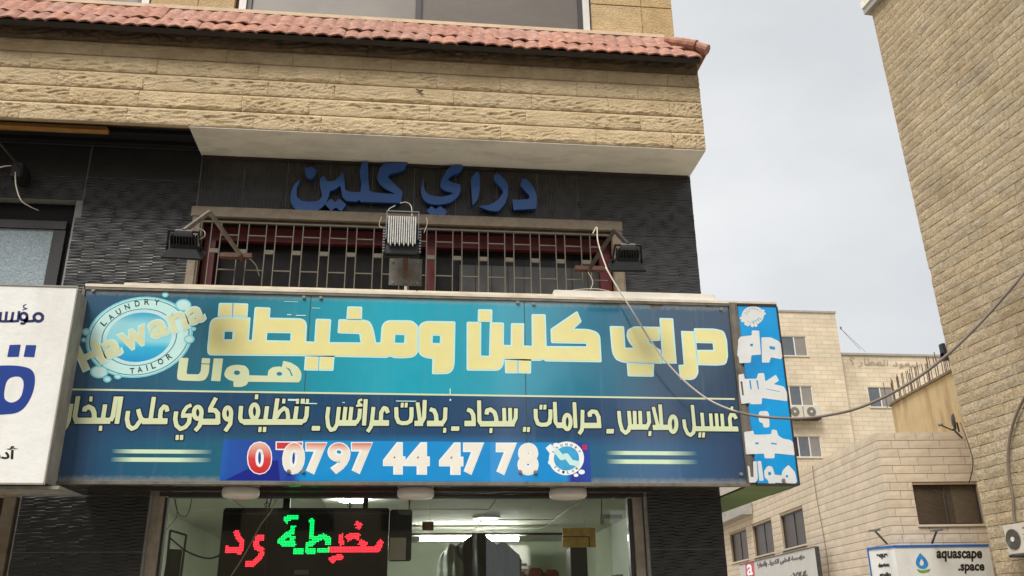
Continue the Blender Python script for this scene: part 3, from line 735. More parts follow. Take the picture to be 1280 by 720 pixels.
big.append([poly_m(conv(Cq,[(150,255,20),(172,222,20),(215,205,20),(453,208,14),(446,560,30),(432,612,30),(395,638,30),(262,640,12),(265,515,4),(215,508,20),(170,490,20),(148,455,10)])), poly_m(conv(Cq,[(268,325),(328,326),(326,386),(266,384)]), True)])
kal = conv(Cq,[(545,210,14),(850,218,12),(848,400,4),(905,402,4)])+conv(Dq,[(57,222,12),(165,224,6),(163,405,3),(228,408,3),(225,148,14),(340,150,14),(348,410,3),(672,412,3),(672,391,3),(385,385,14),(380,270,12),(598,122,14),(635,210,12),(572,268,4),(700,270,50),(785,305,50),(798,542,14),(340,535,10),(320,520,3),(300,530,8),(220,530,2),(5,520,2)])+conv(Cq,[(852,520,3),(845,570,25),(810,612,30),(545,610,14)])
big.append([poly_m(kal), poly_m(conv(Cq,[(664,214),(735,215),(728,490),(662,488)]), True)])
big.append([poly_m(conv(Cq,[(638,108,12),(755,110,12),(753,215),(636,214)]))])
big.append([poly_m(conv(Dq,[(5,517),(115,517),(115,632),(10,632,10)]))]); big.append([poly_m(conv(Dq,[(113,517),(222,517),(220,634,10),(113,632)]))])
big.append([poly_m(conv(Eq,[(72,225,12),(180,228,12),(190,388,4),(250,388,2),(215,345,14),(198,300,14),(205,255,18),(255,228,18),(450,232,4),(450,335,4),(362,340,4),(400,372,6),(455,405,4),(465,508,4),(250,503,8),(170,500,20),(118,478,20),(92,430,20),(85,380,6)]))])
big.append([poly_m(conv(Eq,[(200,500),(405,505),(402,606,10),(208,602,10)]))])
big.append([poly_m(conv(Eq,[(445,165,10),(548,168,10),(575,508,4),(468,505,4)]))])
big.append([poly_m(conv(Eq,[(607,262,8),(705,265,3),(722,400),(735,518,5),(738,580,20),(715,620,20),(680,630,10),(600,625,10),(588,518,8),(628,515,4)]))])
big.append([poly_m(conv(Eq,[(703,242,10),(860,245,30),(930,262,30),(952,330,20),(960,450,20),(945,515,30),(880,522,10),(735,518,4)])), poly_m(conv(Eq,[(722,352),(845,355),(850,405),(728,405)]), True)])
o1, o2 = Flat(), Flat()
for gl in big:
    r = march(gl, [0.001, -.0125], .0035); o1.add(r[0], SY-.0012); o2.add(r[1], SY-.0018)
o1.build('letter_outline', M['cyanline'], S); o2.build('lettering', M['yellow'], S, label='large pale yellow Arabic lettering')
# ---- the small word under it
Hq = mapper(210,430,7.11,SY)
def cm_(pts, sc=7.11): return [(*Hq(p[:2]), (p[2] if len(p) > 2 else 0)/sc/F*7.35) for p in pts]
hw = [poly_m(cm_([(103,122,6),(183,125,6),(165,262,10),(175,268,4),(275,270,14),(292,240,6),(302,125,6),(376,128,6),(362,270,30),(330,322,30),(280,330,10),(125,326,40),(80,318,50),(84,250,6)])),
      poly_m(cm_([(296,172),(380,176),(380,183),(296,179)]), True),
      poly_m(cm_([(407,128,6),(490,130,6),(465,332,6),(383,328,6)])),
      poly_m(cm_([(500,260,20),(522,212,20),(565,190,20),(620,184,20),(690,194,20),(720,232,14),(722,278),(885,282),(892,235,16),(930,206,16),(990,200),(1012,205),(1025,150,8),(1095,166,20),(1160,208,20),(1188,260,20),(1182,320,20),(1162,342,10),(715,336),(698,366,14),(650,384,14),(583,382,6),(582,332),(535,318,14),(505,290,14)])),
      shp_ell((613,256),27,20,Hq,True), shp_ell((990,266),25,17,Hq,True),
      poly_m(cm_([(1040,204),(1085,222,14),(1110,285),(1096,284),(1078,236,14)]), True)]
f = Flat(); f.add(march(hw, [0.0], .003)[0], SY-.0016); f.build('lettering', M['yellow2'], S, label='smaller cream Arabic word under the first line')
# ---- second line
K = 8.0
row2 = []
def ln(ox, items):
    f = mapper(ox, 490, K, SY)
    for it in items:
        if it[0] == 's': row2.append([shp_stroke(it[2], it[1], f, K)])
        elif it[0] == 'd': x0, y0, x1, y1 = it[1]; row2.append([('P', [f(p) for p in ((x0+2,y0),(x1+2,y0),(x1-2,y1),(x0-2,y1))], False)])
        elif it[0] == 'o': row2.append([shp_ring(it[1], it[2], it[3], it[4], f, K)])
ln(70, [('s',38,[(155,118),(125,290),(100,345),(72,380)]),('s',40,[(222,42),(190,240),(200,288)]),('s',56,[(188,288),(545,288)]),('s',42,[(285,195),(290,165),(325,148),(365,168),(382,210),(385,280)]),('d',(335,45,365,95)),('s',38,[(492,125),(468,280)]),('d',(430,338,462,388)),('s',40,[(602,46),(570,240),(545,288)]),('s',40,[(652,46),(608,318)]),
 ('s',38,[(722,190),(710,270),(725,340),(760,368),(800,350),(830,305),(850,285)]),('s',38,[(822,172),(832,215),(850,265),(885,290)]),('s',54,[(862,292),(1115,292)]),('s',38,[(980,50),(945,280)]),('s',38,[(1115,195),(1105,155),(1080,145),(1050,180),(1042,235),(1045,290)])])
ln(200, [('s',34,[(315,130),(270,150),(238,195),(228,240)]),('s',38,[(212,240),(300,234),(290,305),(255,350),(205,370),(165,335),(152,270),(163,195)]),('d',(157,430,188,480)),('d',(200,430,232,480)),
 ('o',(378,208),38,60,38),('s',38,[(412,230),(408,290),(395,340),(352,388)]),('s',56,[(400,298),(592,298)]),('s',42,[(580,320),(578,215),(550,183),(482,182)]),('s',38,[(498,175),(560,58)]),
 ('o',(678,215),34,60,38),('s',38,[(710,240),(702,320),(652,392)]),
 ('s',38,[(812,140),(802,260),(815,290),(840,300)]),('s',54,[(835,300),(1320,300)]),('o',(945,195),37,70,38),('d',(950,25,982,72)),('s',38,[(1072,143),(1052,290)]),('d',(985,350,1015,400)),('d',(1030,350,1062,400)),('s',38,[(1175,65),(1142,290)]),('s',36,[(1160,260),(1200,195),(1240,162),(1270,180),(1280,230),(1280,290)]),('d',(1223,68,1253,115))])
ln(290, [('s',54,[(560,300),(705,300)]),('s',38,[(648,145),(628,290)]),('s',38,[(752,145),(745,240),(728,285),(690,300)]),('d',(641,68,670,118)),('d',(688,68,728,118)),('d',(740,70,770,118)),('d',(798,340,880,386))])
ln(400, [('s',36,[(85,150),(72,250),(82,340),(110,380),(145,370),(172,320),(178,260),(190,150)]),('s',36,[(255,150),(240,290)]),('s',36,[(315,150),(300,290)]),('s',54,[(175,310),(365,310)]),('s',36,[(400,168),(392,260),(360,312)]),('s',22,[(422,75),(392,85),(385,110),(410,125)]),('s',22,[(362,138),(425,132)]),('s',38,[(458,72),(440,335)]),('s',36,[(535,150),(520,290),(508,350),(475,398)]),('s',54,[(515,310),(690,310)]),('s',38,[(680,210),(665,168),(640,160),(612,205),(608,300)]),
 ('s',38,[(762,152),(765,250),(785,300),(820,312),(870,310),(905,290),(915,240),(915,152)]),('d',(808,108,836,155)),('d',(848,108,876,155)),('s',36,[(975,105),(1000,290)]),('s',38,[(1048,80),(1040,260),(1010,312)]),('s',50,[(945,314),(1030,314)]),('s',40,[(1098,172),(1140,185),(1160,230),(1165,300)]),('s',52,[(1070,315),(1235,315)]),('s',38,[(1255,155),(1250,270),(1225,312)]),('d',(1232,360,1262,408))])
ln(520, [('d',(352,345,432,388)),('s',40,[(512,175),(550,190),(572,230),(578,300)]),('s',52,[(485,315),(597,315)]),('s',38,[(630,85),(634,290),(650,318)]),('s',52,[(640,318),(985,318)]),('s',40,[(705,225),(712,185),(745,175),(785,205),(800,250),(805,310)]),('d',(735,362,763,410)),('s',36,[(880,160),(885,305)]),('s',36,[(940,160),(942,305)]),('s',36,[(1000,165),(997,260),(970,316)]),('d',(1070,350,1100,398)),('d',(1110,352,1138,400))])
ln(640, [('s',38,[(235,170),(238,260),(258,315),(290,328),(345,326),(375,305),(384,250),(384,175)]),('d',(275,128,303,175)),('d',(315,128,343,175)),('s',36,[(427,100),(435,300),(455,333)]),('s',54,[(445,333),(525,333)]),('o',(552,300),34,72,38),('s',36,[(623,103),(635,360)]),('s',36,[(705,180),(703,330),(698,380),(670,420)]),('s',52,[(705,335),(892,335)]),('s',40,[(780,248),(775,215),(800,195),(840,200),(865,250),(872,330)]),('d',(945,370,1018,415))])
ln(770, [('s',36,[(28,190),(38,300),(60,380),(95,410),(125,385),(140,330),(128,190)]),('s',36,[(185,190),(190,340)]),('s',36,[(240,190),(246,340)]),('s',52,[(140,350),(320,350)]),('s',36,[(323,195),(332,300),(310,350)]),('d',(325,392,352,440)),('s',34,[(372,150),(418,340)]),('s',36,[(440,125),(455,340)]),('s',50,[(368,355),(560,353)]),('o',(570,322),34,78,38),
 ('s',34,[(678,275),(688,355),(715,415),(745,432),(775,405),(782,340),(762,130)]),('s',48,[(780,367),(1222,370)]),('s',34,[(858,208),(870,350)]),('d',(825,405,850,455)),('d',(862,405,888,455)),('s',34,[(945,215),(955,350)]),('s',34,[(1002,215),(1012,350)]),('s',34,[(1058,218),(1068,350)]),('s',36,[(1202,268),(1182,232),(1150,228),(1136,265),(1145,350)]),('d',(1145,145,1170,188))])
o1, o2 = Flat(), Flat()
# neighbours that touch are merged into words: cluster the strokes by overlap
allsh = [g[0] for g in row2]
def bbox(sh):
    r = sh[2] if sh[0] == 'S' else 0
    return min(p[0] for p in sh[1])-r, max(p[0] for p in sh[1])+r
order = sorted(allsh, key=lambda s: bbox(s)[0]); cl = []; cur = []; mxx = None
for s in order:
    a, b = bbox(s)
    if cur and a > mxx+.012: cl.append(cur); cur = []; mxx = None
    cur.append(s); mxx = b if mxx is None else max(mxx, b)
cl.append(cur)
for g_ in cl:
    r = march(g_, [.0095, .0005], .0035); o1.add(r[0], SY-.0010); o2.add(r[1], SY-.0018)
o1.build('letter_outline', M['inkblack'], S, label='black outline of the second line'); o2.build('lettering', M['yellow2'], S, label='second line of cream Arabic lettering outlined in black')
# ---- soft double bars
def fade(name, m0, x0, x1):
    m = bpy.data.materials.new(name); m.use_nodes = True; nt = m.node_tree; N = nt.nodes; L = nt.links; b = N['Principled BSDF']
    g = N.new('ShaderNodeNewGeometry'); s = N.new('ShaderNodeSeparateXYZ'); L.new(g.outputs['Position'], s.inputs[0])
    r = N.new('ShaderNodeMapRange'); r.inputs[1].default_value = x0; r.inputs[2].default_value = x1; L.new(s.outputs[0], r.inputs[0])
    c = N.new('ShaderNodeValToRGB'); el = c.color_ramp.elements; el.new(.2); el.new(.75)
    for k, (p, q) in enumerate(((0, srgb(0,92,120)), (.22, srgb(206,228,190)), (.66, srgb(206,228,190)), (1, srgb(0,84,124)))): el[k].position = p; el[k].color = (*q, 1)
    L.new(r.outputs[0], c.inputs[0]); L.new(c.outputs[0], b.inputs['Base Color']); b.inputs['Roughness'].default_value = .3; b.inputs['Coat Weight'].default_value = .6; return m
for nm, (xa, xb), pts in (('fade_left', (139,267), ((562,567),(572,577.5))), ('fade_right', (757,872), ((564,569),(574.5,580)))):
    f = Flat(); a = onY(xa, 568, SY).x; b = onY(xb, 568, SY).x
    for (ya, yb) in pts:
        z1 = onY((xa+xb)/2, ya, SY).z; z0 = onY((xa+xb)/2, yb, SY).z; f.add(strip(a, b, z0, z1), SY-.0012)
    f.build('printed_bars', fade(nm, None, a, b), S)
# ---- phone strip
T = srgb
mph, *_ = gradmat('phone_strip_print', 0, [(0, T(20,92,178)), (.02, T(22,78,164)), (.19, T(26,62,160)), (.215, T(0,140,206)), (.93, T(0,138,206)), (.945, T(36,36,140)), (1, T(24,70,160))], lo=onY(277,575,SY).x, hi=onY(738,575,SY).x)
f = Flat(); a, b = onY(277,575,SY).x, onY(738,575,SY).x; f.add(strip(a, b, sz0+.008, 2.966), SY-.0011); f.build('phone_strip', mph, S)
f = Flat(); c = onY(282,600,SY); d = onY(348,560,SY); f.add(([(c.x, sz0+.012), (onY(350,600,SY).x, sz0+.012), (onY(347,580,SY).x, onY(347,575,SY).z), (onY(322,580,SY).x, onY(322,580,SY).z)], [(0,1,2,3)]), SY-.0014); f.build('phone_strip_wedge', mat('deep_blue_print', T(18,34,132), .3, .05, 6, coat=.6), S)  # deep blue printed wedge at the left end of the strip
mred, *_ = gradmat('red_digit_print', 2, [(0, T(206,20,34)), (.5, T(212,60,64)), (1, T(232,190,170))], lo=onY(320,594,SY).z, hi=onY(320,553,SY).z)
mpink, *_ = gradmat('peach_digit_print', 2, [(0, T(236,230,216)), (.72, T(236,228,212)), (.9, T(226,160,140)), (1, T(206,80,76))], lo=onY(420,594,SY).z, hi=onY(420,553,SY).z)
def digit(t, x0, x1, y0, y1, m, bold=.034, ob=.085, sl=0):
    for bo, mm, dy in ((ob, M['white_print'], -.0017), (bold, m, -.0024)):
        e = 1.3 if bo == ob else 0
        q = [onY(x0-e-sl, y1+e, SY), onY(x1+e-sl, y1+e, SY), onY(x1+e+sl, y0-e, SY), onY(x0-e+sl, y0-e, SY)]
        w_ = Mesh3(); w_.add(fit_text(t, bo, q), (0, dy, 0)); w_.build('digit', mm, S)
digit('0', 310, 339, 553, 592, mred, .03)
f = Flat(); f.add(march([('P', [(lambda q: (q.x, q.z))(onY(x, y, SY)) for x, y in ((344.5,551.8),(379,551.8),(378.5,560),(375,562.8),(369,562.2),(361,565),(359,562.8),(344.5,562.5))], False)], [0], .002)[0], SY-.0016); f.build('digit', M['white_print'], S, label='top stroke of a covered digit 7, red edged white')
f = Flat(); f.add(march([('P', [(lambda q: (q.x, q.z))(onY(x, y, SY)) for x, y in ((346,553.2),(377.6,553.2),(377,559),(371,560.6),(362,561),(346,561))], False)], [0], .002)[0], SY-.00165); f.build('digit', mat('red_print', T(200,56,62), .3, .1, 8, coat=.6), S)
digit('0', 354, 380, 554, 592, mpink, .03, sl=1)
digit('7', 383, 408, 554, 592, mpink, .03)
digit('9', 410.5, 437, 554, 591.5, mpink, .02, .06); digit('7', 440, 465, 554, 591.5, mpink)
for t, a, b in (('4',480,505.5),('4',508,536),('4',550,578),('7',580,604),('7',621,645),('8',648,672)): digit(t, a, b, 554+.9*(a-480)/190, 592+1.2*(a-480)/190, M['digit'], .036)
def char_at(mm, t, cx, cy, w_, h_, rot, dy, bold=0, f=None, Y=7.0):
    f = f or Lg; V, Fc = text_mesh(t, bold); xs = [v[0] for v in V]; ys = [v[1] for v in V]; x0, x1, y0, y1 = min(xs), max(xs), min(ys), max(ys)
    c, s = math.cos(rad(rot)), math.sin(rad(rot)); o = []
    for x, y in V:
        a = ((x-x0)/(x1-x0)-.5)*w_; b = -((y-y0)/(y1-y0)-.5)*h_
        q = f((cx+a*c-b*s, cy+a*s+b*c)); o.append((q[0], Y+dy, q[1]))
    mm.add((o, Fc))
# small round badge at the end of the strip
def badge(cx, cy, rx, ry, Y, par, name='badge', s=1):
    f0 = lambda p: (lambda q: (q.x, q.z))(onY(p[0], p[1], Y))
    def disc(k, m, dy, rot=-14):
        f = Flat(); f.add(march([shp_ell((cx, cy), rx*k, ry*k, f0, rot=rot, n=40)], [0], .003)[0], Y+dy); return f.build(name, m, par)
    return f0, disc
f0, disc = badge(708, 573, 22, 21, SY, S)
disc(1, M['white_print'], -.0016); disc(.72, mat('sky_blue_print', T(60,160,210), .3, .15, 20, coat=.6), -.0020); 
f = Flat(); f.add(march([('S', [f0(p) for p in ((694,562),(702,572),(708,570),(714,578),(724,580))], .022)], [0], .003)[0], SY-.0024); f.build('badge_ribbon', M['cyanline'], S)
for sh_ in (('P', [f0(p) for p in ((682,560),(688,555),(694,560),(688,568))], False), shp_ell((695,557),4,3.4,f0), shp_ell((688,578),3,3,f0), shp_ell((727,590),4,3,f0), shp_ell((720,594),3,2.2,f0)):
    f = Flat(); f.add(march([sh_], [0], .003)[0], SY-.00165); f.build('badge_splash', M['white_print'], S)
fb_ = lambda p: f0((p[0], p[1]))
for k, t_ in enumerate('LAUNDRY'): mm = Mesh3(); an = rad(-150+k*20); char_at(mm, t_, 708+18.5*math.cos(an), 573+17.5*math.sin(an), 2.8, 3.2, -60+k*20, -.0022, .02, fb_); mm.build('badge_letter', M['inkblack'], S)
for k, t_ in enumerate('TAILOR'): mm = Mesh3(); an = rad(140-k*19); char_at(mm, t_, 708+18.5*math.cos(an), 573+17.5*math.sin(an), 2.8, 3.2, 50-k*19, -.0022, .02, fb_); mm.build('badge_letter', M['inkblack'], S)
f = Flat(); a, b = onY(728,556,SY), onY(734,562,SY); f.add(strip(a.x, b.x, b.z, a.z), SY-.0013); f.build('badge_corner', mat('red_corner_print', T(196,40,56), .3, .1, 8, coat=.6), S)
# ---- round logo
lx, ly = 90+505/6, 360+370/6
LCx, LCz = onY(lx, ly, SY).x, onY(lx, ly, SY).z
f0, disc = badge(lx, ly, 66.5, 49, SY, S, 'logo')
mlog = {}
def lm(n, c, **k): mlog[n] = mat(n, T(*c), .3, .05, 8, coat=.6); return mlog[n]
disc(1.02, lm('logo_cyan', (120,206,216)), -.0013, -12); disc(.985, lm('logo_pale', (196,228,224)), -.0016, -12)
disc(.955, lm('logo_teal', (30,130,150)), -.0018, -12); disc(.935, M['cyanline'], -.0020, -12)
disc(.72, mlog['logo_teal'], -.0022, -12); disc(.70, mlog['logo_pale'], -.0024, -12)
mb, hs_, *_ = gradmat('logo_ball', 2, [(0, T(0,150,206)), (.28, T(40,176,214)), (.42, T(140,212,224)), (.8, T(150,212,218)), (1, T(60,170,204))], lo=LCz-.19, hi=LCz+.19)
disc(.62, mb, -.0026, -12)
Lg = mapper(90,360,6.0,SY)
blobs = [shp_ell((835,130),58,44,Lg), shp_ell((700,50),22,20,Lg), shp_ell((108,330),28,26,Lg), shp_ell((90,390),17,15,Lg), shp_ell((205,630),66,46,Lg), shp_ell((265,685),28,22,Lg), shp_ell((345,665),26,18,Lg), shp_ell((880,385),38,30,Lg), shp_ell((912,308),18,14,Lg)]
o1, o2 = Flat(), Flat()
for sh in blobs:
    r = march([sh], [0.003, -.009], .003); o1 = Flat(); o2 = Flat(); o1.add(r[0], SY-.0028); o2.add(r[1], SY-.0030)
    o1.build('logo_bubble', mlog['logo_cyan'], S); o2.build('logo_bubble', mlog['logo_pale'], S)
mm = Mesh3()
for t, x, y, r in (('L',238,262,-48),('A',292,218,-40),('U',350,178,-30),('N',415,142,-20),('D',490,117,-10),('R',562,105,0),('Y',636,108,8)): char_at(mm, t, x, y, 36, 42, r, -.0034, .01); mm.build('logo_letter', M['inkblack'], S); mm = Mesh3()
for t, x, y, r, w_ in (('T',452,622,-2,36),('A',510,612,-8,38),('I',563,600,-12,8),('L',610,583,-18,30),('O',665,552,-25,40),('R',728,514,-34,36)): char_at(mm, t, x, y, w_, 42, r, -.0034, .01); mm.build('logo_letter', M['inkblack'], S); mm = Mesh3()
m1, m2 = Mesh3(), Mesh3()
for t, x, y, w_, h_, r in (('H',138,505,185,175,-24),('a',300,455,130,125,-20),('w',468,380,215,135,-22),('a',650,305,135,125,-20),('n',795,255,130,135,-20),('a',925,205,125,120,-20)):
    char_at(m1, t, x, y, w_+22, h_+22, r, -.0036, .055); char_at(m2, t, x, y, w_, h_, r, -.0042, .03)
m1.build('logo_name_outline', M['cyanline'], S); m2.build('logo_name', mat('olive_cream_print', T(214,216,172), .3, .06, 10, coat=.6), S)
# bolt caps
bolt = None
def cap(x, y, Y=SY, par=S):
    global bolt
    p = onY(x, y, Y)
    if bolt is None:
        bm = BM(); cyl(bm, (0,-.008,0), (0,1,0), .015, .016, 16); bmesh.ops.bevel(bm, geom=[e for e in bm.edges if all(abs(v.co.y+.016) < 1e-4 for v in e.verts)], offset=.004, segments=2, affect='EDGES')
        o = obj('bolt_cap', bm, M['bolt'], par, mtx=Matrix.Translation((p.x, Y, p.z))); bolt = o.data
    else: link('bolt_cap', bolt, None, par, Matrix.Translation((p.x, Y, p.z)))
for p in ((117,363.5),(380,372),(401,372.5),(647,378.5),(667,380.5),(901,387),(72,589),(361,589.5),(379,589.5),(650,590),(669,590.5),(926,593)): cap(*p)
# scratch marks and grime at the top edge
f = Flat()
for (x0,y0,x1,y1) in ((355,377,372,377.6),(359,393,364,394),(370,394,382,395),(390,385,400,385.5),(495,501,520,502),(562,486,563,494),(562,499,563.5,501),(428,503,431,503.5),(360,499,372,501),(381,504,396,505)):
    a, b = onY(x0,y0,SY), onY(x1,y1,SY); f.add(strip(min(a.x,b.x), max(a.x,b.x)+.002, min(a.z,b.z)-.0015, max(a.z,b.z)+.0015), SY-.003)
f.build('scratch', M['cyanline'], S)
f = Flat(); f.add(march([shp_ell(((848-0)), 0, 0, lambda p: p)] if False else [('P', [(lambda q: (q.x, q.z))(onY(x, y, SY)) for x, y in ((806,377),(812,381),(815,385.5),(821,386.5),(826,384),(832,380),(880,381.5),(885,384),(892,383),(893,380))], False)], [0], .003)[0], SY-.002); f.build('torn_film_edge', M['frame'], S)
# round ceiling lamps below the sign
lamps = [((268,318),'left'),((496,544),'middle'),((696,743),'right')]
for (a, b), wh in lamps:
    p, q = onZ(a, 606, ZS-.03), onZ(b, 607.5, ZS-.03); cx = (p.x+q.x)/2; r = (q.x-p.x)/2; cy = 7.09+.02
    lt = thing('drum_lamp', f'unlit round white ceiling lamp under the main sign, {wh} one of the three' if wh != 'middle' else 'unlit round white ceiling lamp under the main sign, below the phone digits 44', 'ceiling lamp', (cx, cy+r, ZS-.012), 'round lamps under the sign')
    bm = BM(); prof = [(r*.96,0),(r,-.012),(r,-.05),(r*.93,-.066),(r*.6,-.071),(0.001,-.072)]
    rings = []
    for rr, dz in prof: rings.append([bm.verts.new((cx+rr*math.cos(t), cy+r+rr*math.sin(t), ZS-.0135+dz)) for t in (2*math.pi*k/28 for k in range(28))])
    for u, v_ in zip(rings, rings[1:]):
        for k in range(28): bm.faces.new((u[k], u[(k+1)%28], v_[(k+1)%28], v_[k]))
    bmesh.ops.recalc_face_normals(bm, faces=bm.faces); obj('diffuser', bm, M['lampwhite'], lt, smooth=True)
    bm = BM(); cyl(bm, (cx, cy+r, ZS-.0128), (0,0,1), r*.9, .002, 24); obj('base_ring', bm, M['grey_metal'], lt)

# ---- ledge above sign
bm = BM(); box(bm, -2.36, .02, 7.06, 7.62, 4.215, 4.262, .006); box(bm, .02, 1.22, 7.06, 7.62, 4.222, 4.262, .006)
ld = solo('sign_ledge', bm, M['ledge'], 'dusty cream sheet metal ledge lying along the top of the main sign', 'ledge')
bm = BM(); box(bm, 1.19, 2.62, 7.04, 7.64, 4.225, 4.295, .006); obj('ledge_cover', bm, mat('white_ledge_sheet', srgb(222,216,204), .5, .08, 5, stain=srgb(170,150,124), stains=(3,3,8), sta=.4), ld)
bm = BM(); box(bm, -2.63, 3.15, 6.985, 7.16, 4.191, 4.214); obj('ledge_rim', bm, M['ledge'], ld)
# ================================================================== SIDE PANEL
PY = 6.965
P_ = thing('vertical_sign', 'narrow bright blue upright sign with white Arabic letters right of the main sign', 'shop sign', (2.97, PY, ZS))
bm = BM(); px0, px1 = 2.79, 3.13
box(bm, px0, px1, PY, PY+.03, 2.645, 4.163); obj('panel', bm, mat('bright_blue_film', srgb(0,148,212), .35, .1, 2, coat=.3, stain=srgb(20,100,160), stains=(2,2,1.4), sta=.6), P_)
bm = BM(); box(bm, px0-.004, px1+.006, PY-.006, PY+.12, 4.165, 4.186); box(bm, px1+.001, px1+.014, PY-.006, PY+.6, 2.63, 4.164); box(bm, px0-.004, px1, PY-.006, PY+.04, 2.625, 2.643); obj('frame', bm, M['frame_dark'], P_)
s1 = mapper(915,380,6.0,PY); s2 = mapper(915,490,6.0,PY)
def sp(f, pts, hole=False): return ('P', [f(p) for p in fillet([(p[0], p[1], p[2] if len(p) > 2 else 8) for p in pts])], hole)
side = [[sp(s1,[(45,270),(62,245),(148,235),(148,198),(203,200),(217,380),(145,385),(140,440),(55,445),(50,400),(38,385),(46,300)]), sp(s1,[(135,300,2),(158,298,2),(155,320,2),(137,315,2)],True)],
 [sp(s1,[(220,250),(290,250,14),(350,278,14),(374,312,14),(378,395,10),(368,415,8),(292,400),(280,440),(225,440)]), sp(s1,[(280,316,2),(322,322,2),(322,345,2),(282,338,2)],True)],
 [sp(s1,[(48,530),(88,522),(95,562),(185,560),(195,520),(240,518),(250,582),(328,530),(352,575),(312,602),(388,618,16),(412,662,14),(415,730,8),(225,705,6),(222,752),(140,752),(135,742),(70,750),(55,640)]), sp(s1,[(62,580,2),(77,582,2),(90,685,2),(76,685,2)],True), sp(s1,[(128,572,2),(139,572,2),(148,640,2),(138,640,2)],True), sp(s1,[(181,572,2),(192,572,2),(203,640,2),(194,640,2)],True), sp(s1,[(255,635,0),(360,656,0),(360,660,0),(255,639,0)],True)],
 [sp(s2,[(205,145,14),(265,142,12),(277,165,8),(282,265,14),(238,268,14),(230,235,4),(203,225,14),(198,170,10)])],
 [sp(s2,[(90,300),(160,290),(165,320),(240,320),(295,315),(297,282),(335,285),(345,325),(382,350),(448,362,20),(470,405,16),(470,475,12),(320,460),(318,498),(245,498),(240,462),(105,468)]), sp(s2,[(175,378,2),(200,380,2),(200,392,2),(175,392,2)],True), sp(s2,[(292,380,2),(335,385,2),(335,395,2),(295,392,2)],True)],
 [sp(s2,[(115,550),(132,560),(140,638,4),(162,638,4),(157,520),(185,520),(193,650),(180,678),(130,680)])],[sp(s2,[(190,518),(218,518),(238,665),(205,668)])],
 [sp(s2,[(240,590,14),(268,552,16),(302,558,16),(320,620,4),(370,625,4),(380,588,14),(412,555,10),(425,548,8),(472,600,16),(487,670,8),(478,687,8),(325,680,4),(322,690),(275,690),(270,662),(245,642,10)]), shp_ell((282,612),12,14,s2,True), shp_ell((412,632),10,9,s2,True)]]
f = Flat()
for g_ in side: f.add(march(g_, [0], .003)[0], PY-.0012)
f.build('lettering', M['sidewhite'], P_)
f = Flat(); bl = [shp_ell((155,88),84,72,s1,rot=-10)]+[shp_ell((155+88*math.cos(t),88+76*math.sin(t)),12,11,s1) for t in (2.6,2.9,2.2,2.0,1.6,1.3,-.5,-.2)]
f.add(march([b for b in bl], [0], .003)[0], PY-.0013); f.build('badge', M['sidewhite'], P_)
f = Flat(); rg = [('S', [s1((155+50*math.cos(t), 88+42*math.sin(t))) for t in [.3+k*.16 for k in range(10)]], .004), ('S', [s1((155+48*math.cos(t), 88+40*math.sin(t))) for t in [3.3+k*.16 for k in range(7)]], .003)]
f.add(march(rg, [0], .002)[0], PY-.002); f.build('badge_arc', mat('pale_teal_print', srgb(120,190,196), .5, .1, 9), P_)
mm = Mesh3()
for k, t in enumerate('LAUNDRY'): char_at(mm, t, 155+64*math.cos(rad(-155+k*20)), 88+54*math.sin(rad(-155+k*20)), 9, 11, -65+k*20, -.002, .02, s1, PY)
for k, t in enumerate('TAILOR'): char_at(mm, t, 155+64*math.cos(rad(125-k*20)), 88+56*math.sin(rad(125-k*20)), 9, 11, 35-k*20, -.002, .02, s1, PY)
mm.build('badge_text', mat('grey_print', srgb(110,140,150), .5, .1, 9), P_)
cap(979, 600.5, PY-.001, P_)

# ================================================================== WHITE SIGN AT LEFT
WYs = 6.75
W_ = thing('white_sign', 'white light box sign with blue Arabic letters at the left edge', 'shop sign', (-4, WYs, 2.6))
bm = BM(); box(bm, -6.2, -2.598, WYs, WYs+.004, 2.597, 4.09); obj('face', bm, M['white_face'], W_)
bm = BM(); box(bm, -6.2, -2.600, WYs+.005, 7.02, 2.60, 4.085, .004); obj('casing', bm, M['white_side'], W_)
bm = BM(); box(bm, -6.2, -2.592, WYs-.006, WYs+.012, 4.091, 4.102); box(bm, -2.597, -2.587, WYs-.006, WYs+.012, 2.585, 4.09); box(bm, -6.2, -2.592, WYs-.006, WYs+.02, 2.584, 2.596); obj('edge_trim', bm, M['white_side'], W_)
bm = BM(); box(bm, -6.2, -2.50, 6.80, 7.02, 2.555, 2.583, .004); obj('bottom_tray', bm, M['white_side'], W_)
# letters, traced at their real size on the face
wq = mapper(0, 350, 4.0, WYs)
def ws(pts, wd): return ('S', [wq(p) for p in pts], wd/4/F*7.1/2)
f = Flat()
f.add(march([shp_ell((190,188),0.1,0.1,wq)] and [('S', [wq((192+22*math.cos(t), 187+20*math.sin(t))) for t in [k*math.pi/8 for k in range(17)]], .0115)], [0], .003)[0], WYs-.0012)
for sh in ([ws([(172,205),(130,207),(118,198)],13)], [('S', [wq((118+18*math.cos(t), 183+18*math.sin(t))) for t in [k*math.pi/8 for k in range(17)]], .0105)], [ws([(136,185),(136,200),(120,218),(102,216)],12)], [ws([(132,122),(118,128),(118,138),(130,142)],5)], [ws([(112,150),(138,142)],5)], [ws([(96,155),(90,205),(62,207),(50,200)],12)], [ws([(66,160),(58,205)],12)], [ws([(34,158),(28,205)],12), ws([(60,206),(20,207),(0,206)],12)], [ws([(4,160),(0,205)],12)]):
    f.add(march(sh, [0], .003)[0], WYs-.0012)
f.build('lettering', M['navy_text'], W_, label='small dark blue word at the top')
f = Flat()
f.add(march([('P', [wq(p) for p in ((48,325),(104,323),(94,384),(36,385))], False)], [0], .004)[0], WYs-.0012)
f.add(march([('P', [wq(p) for p in ((130,325),(182,326),(172,386),(118,384))], False)], [0], .004)[0], WYs-.0012)
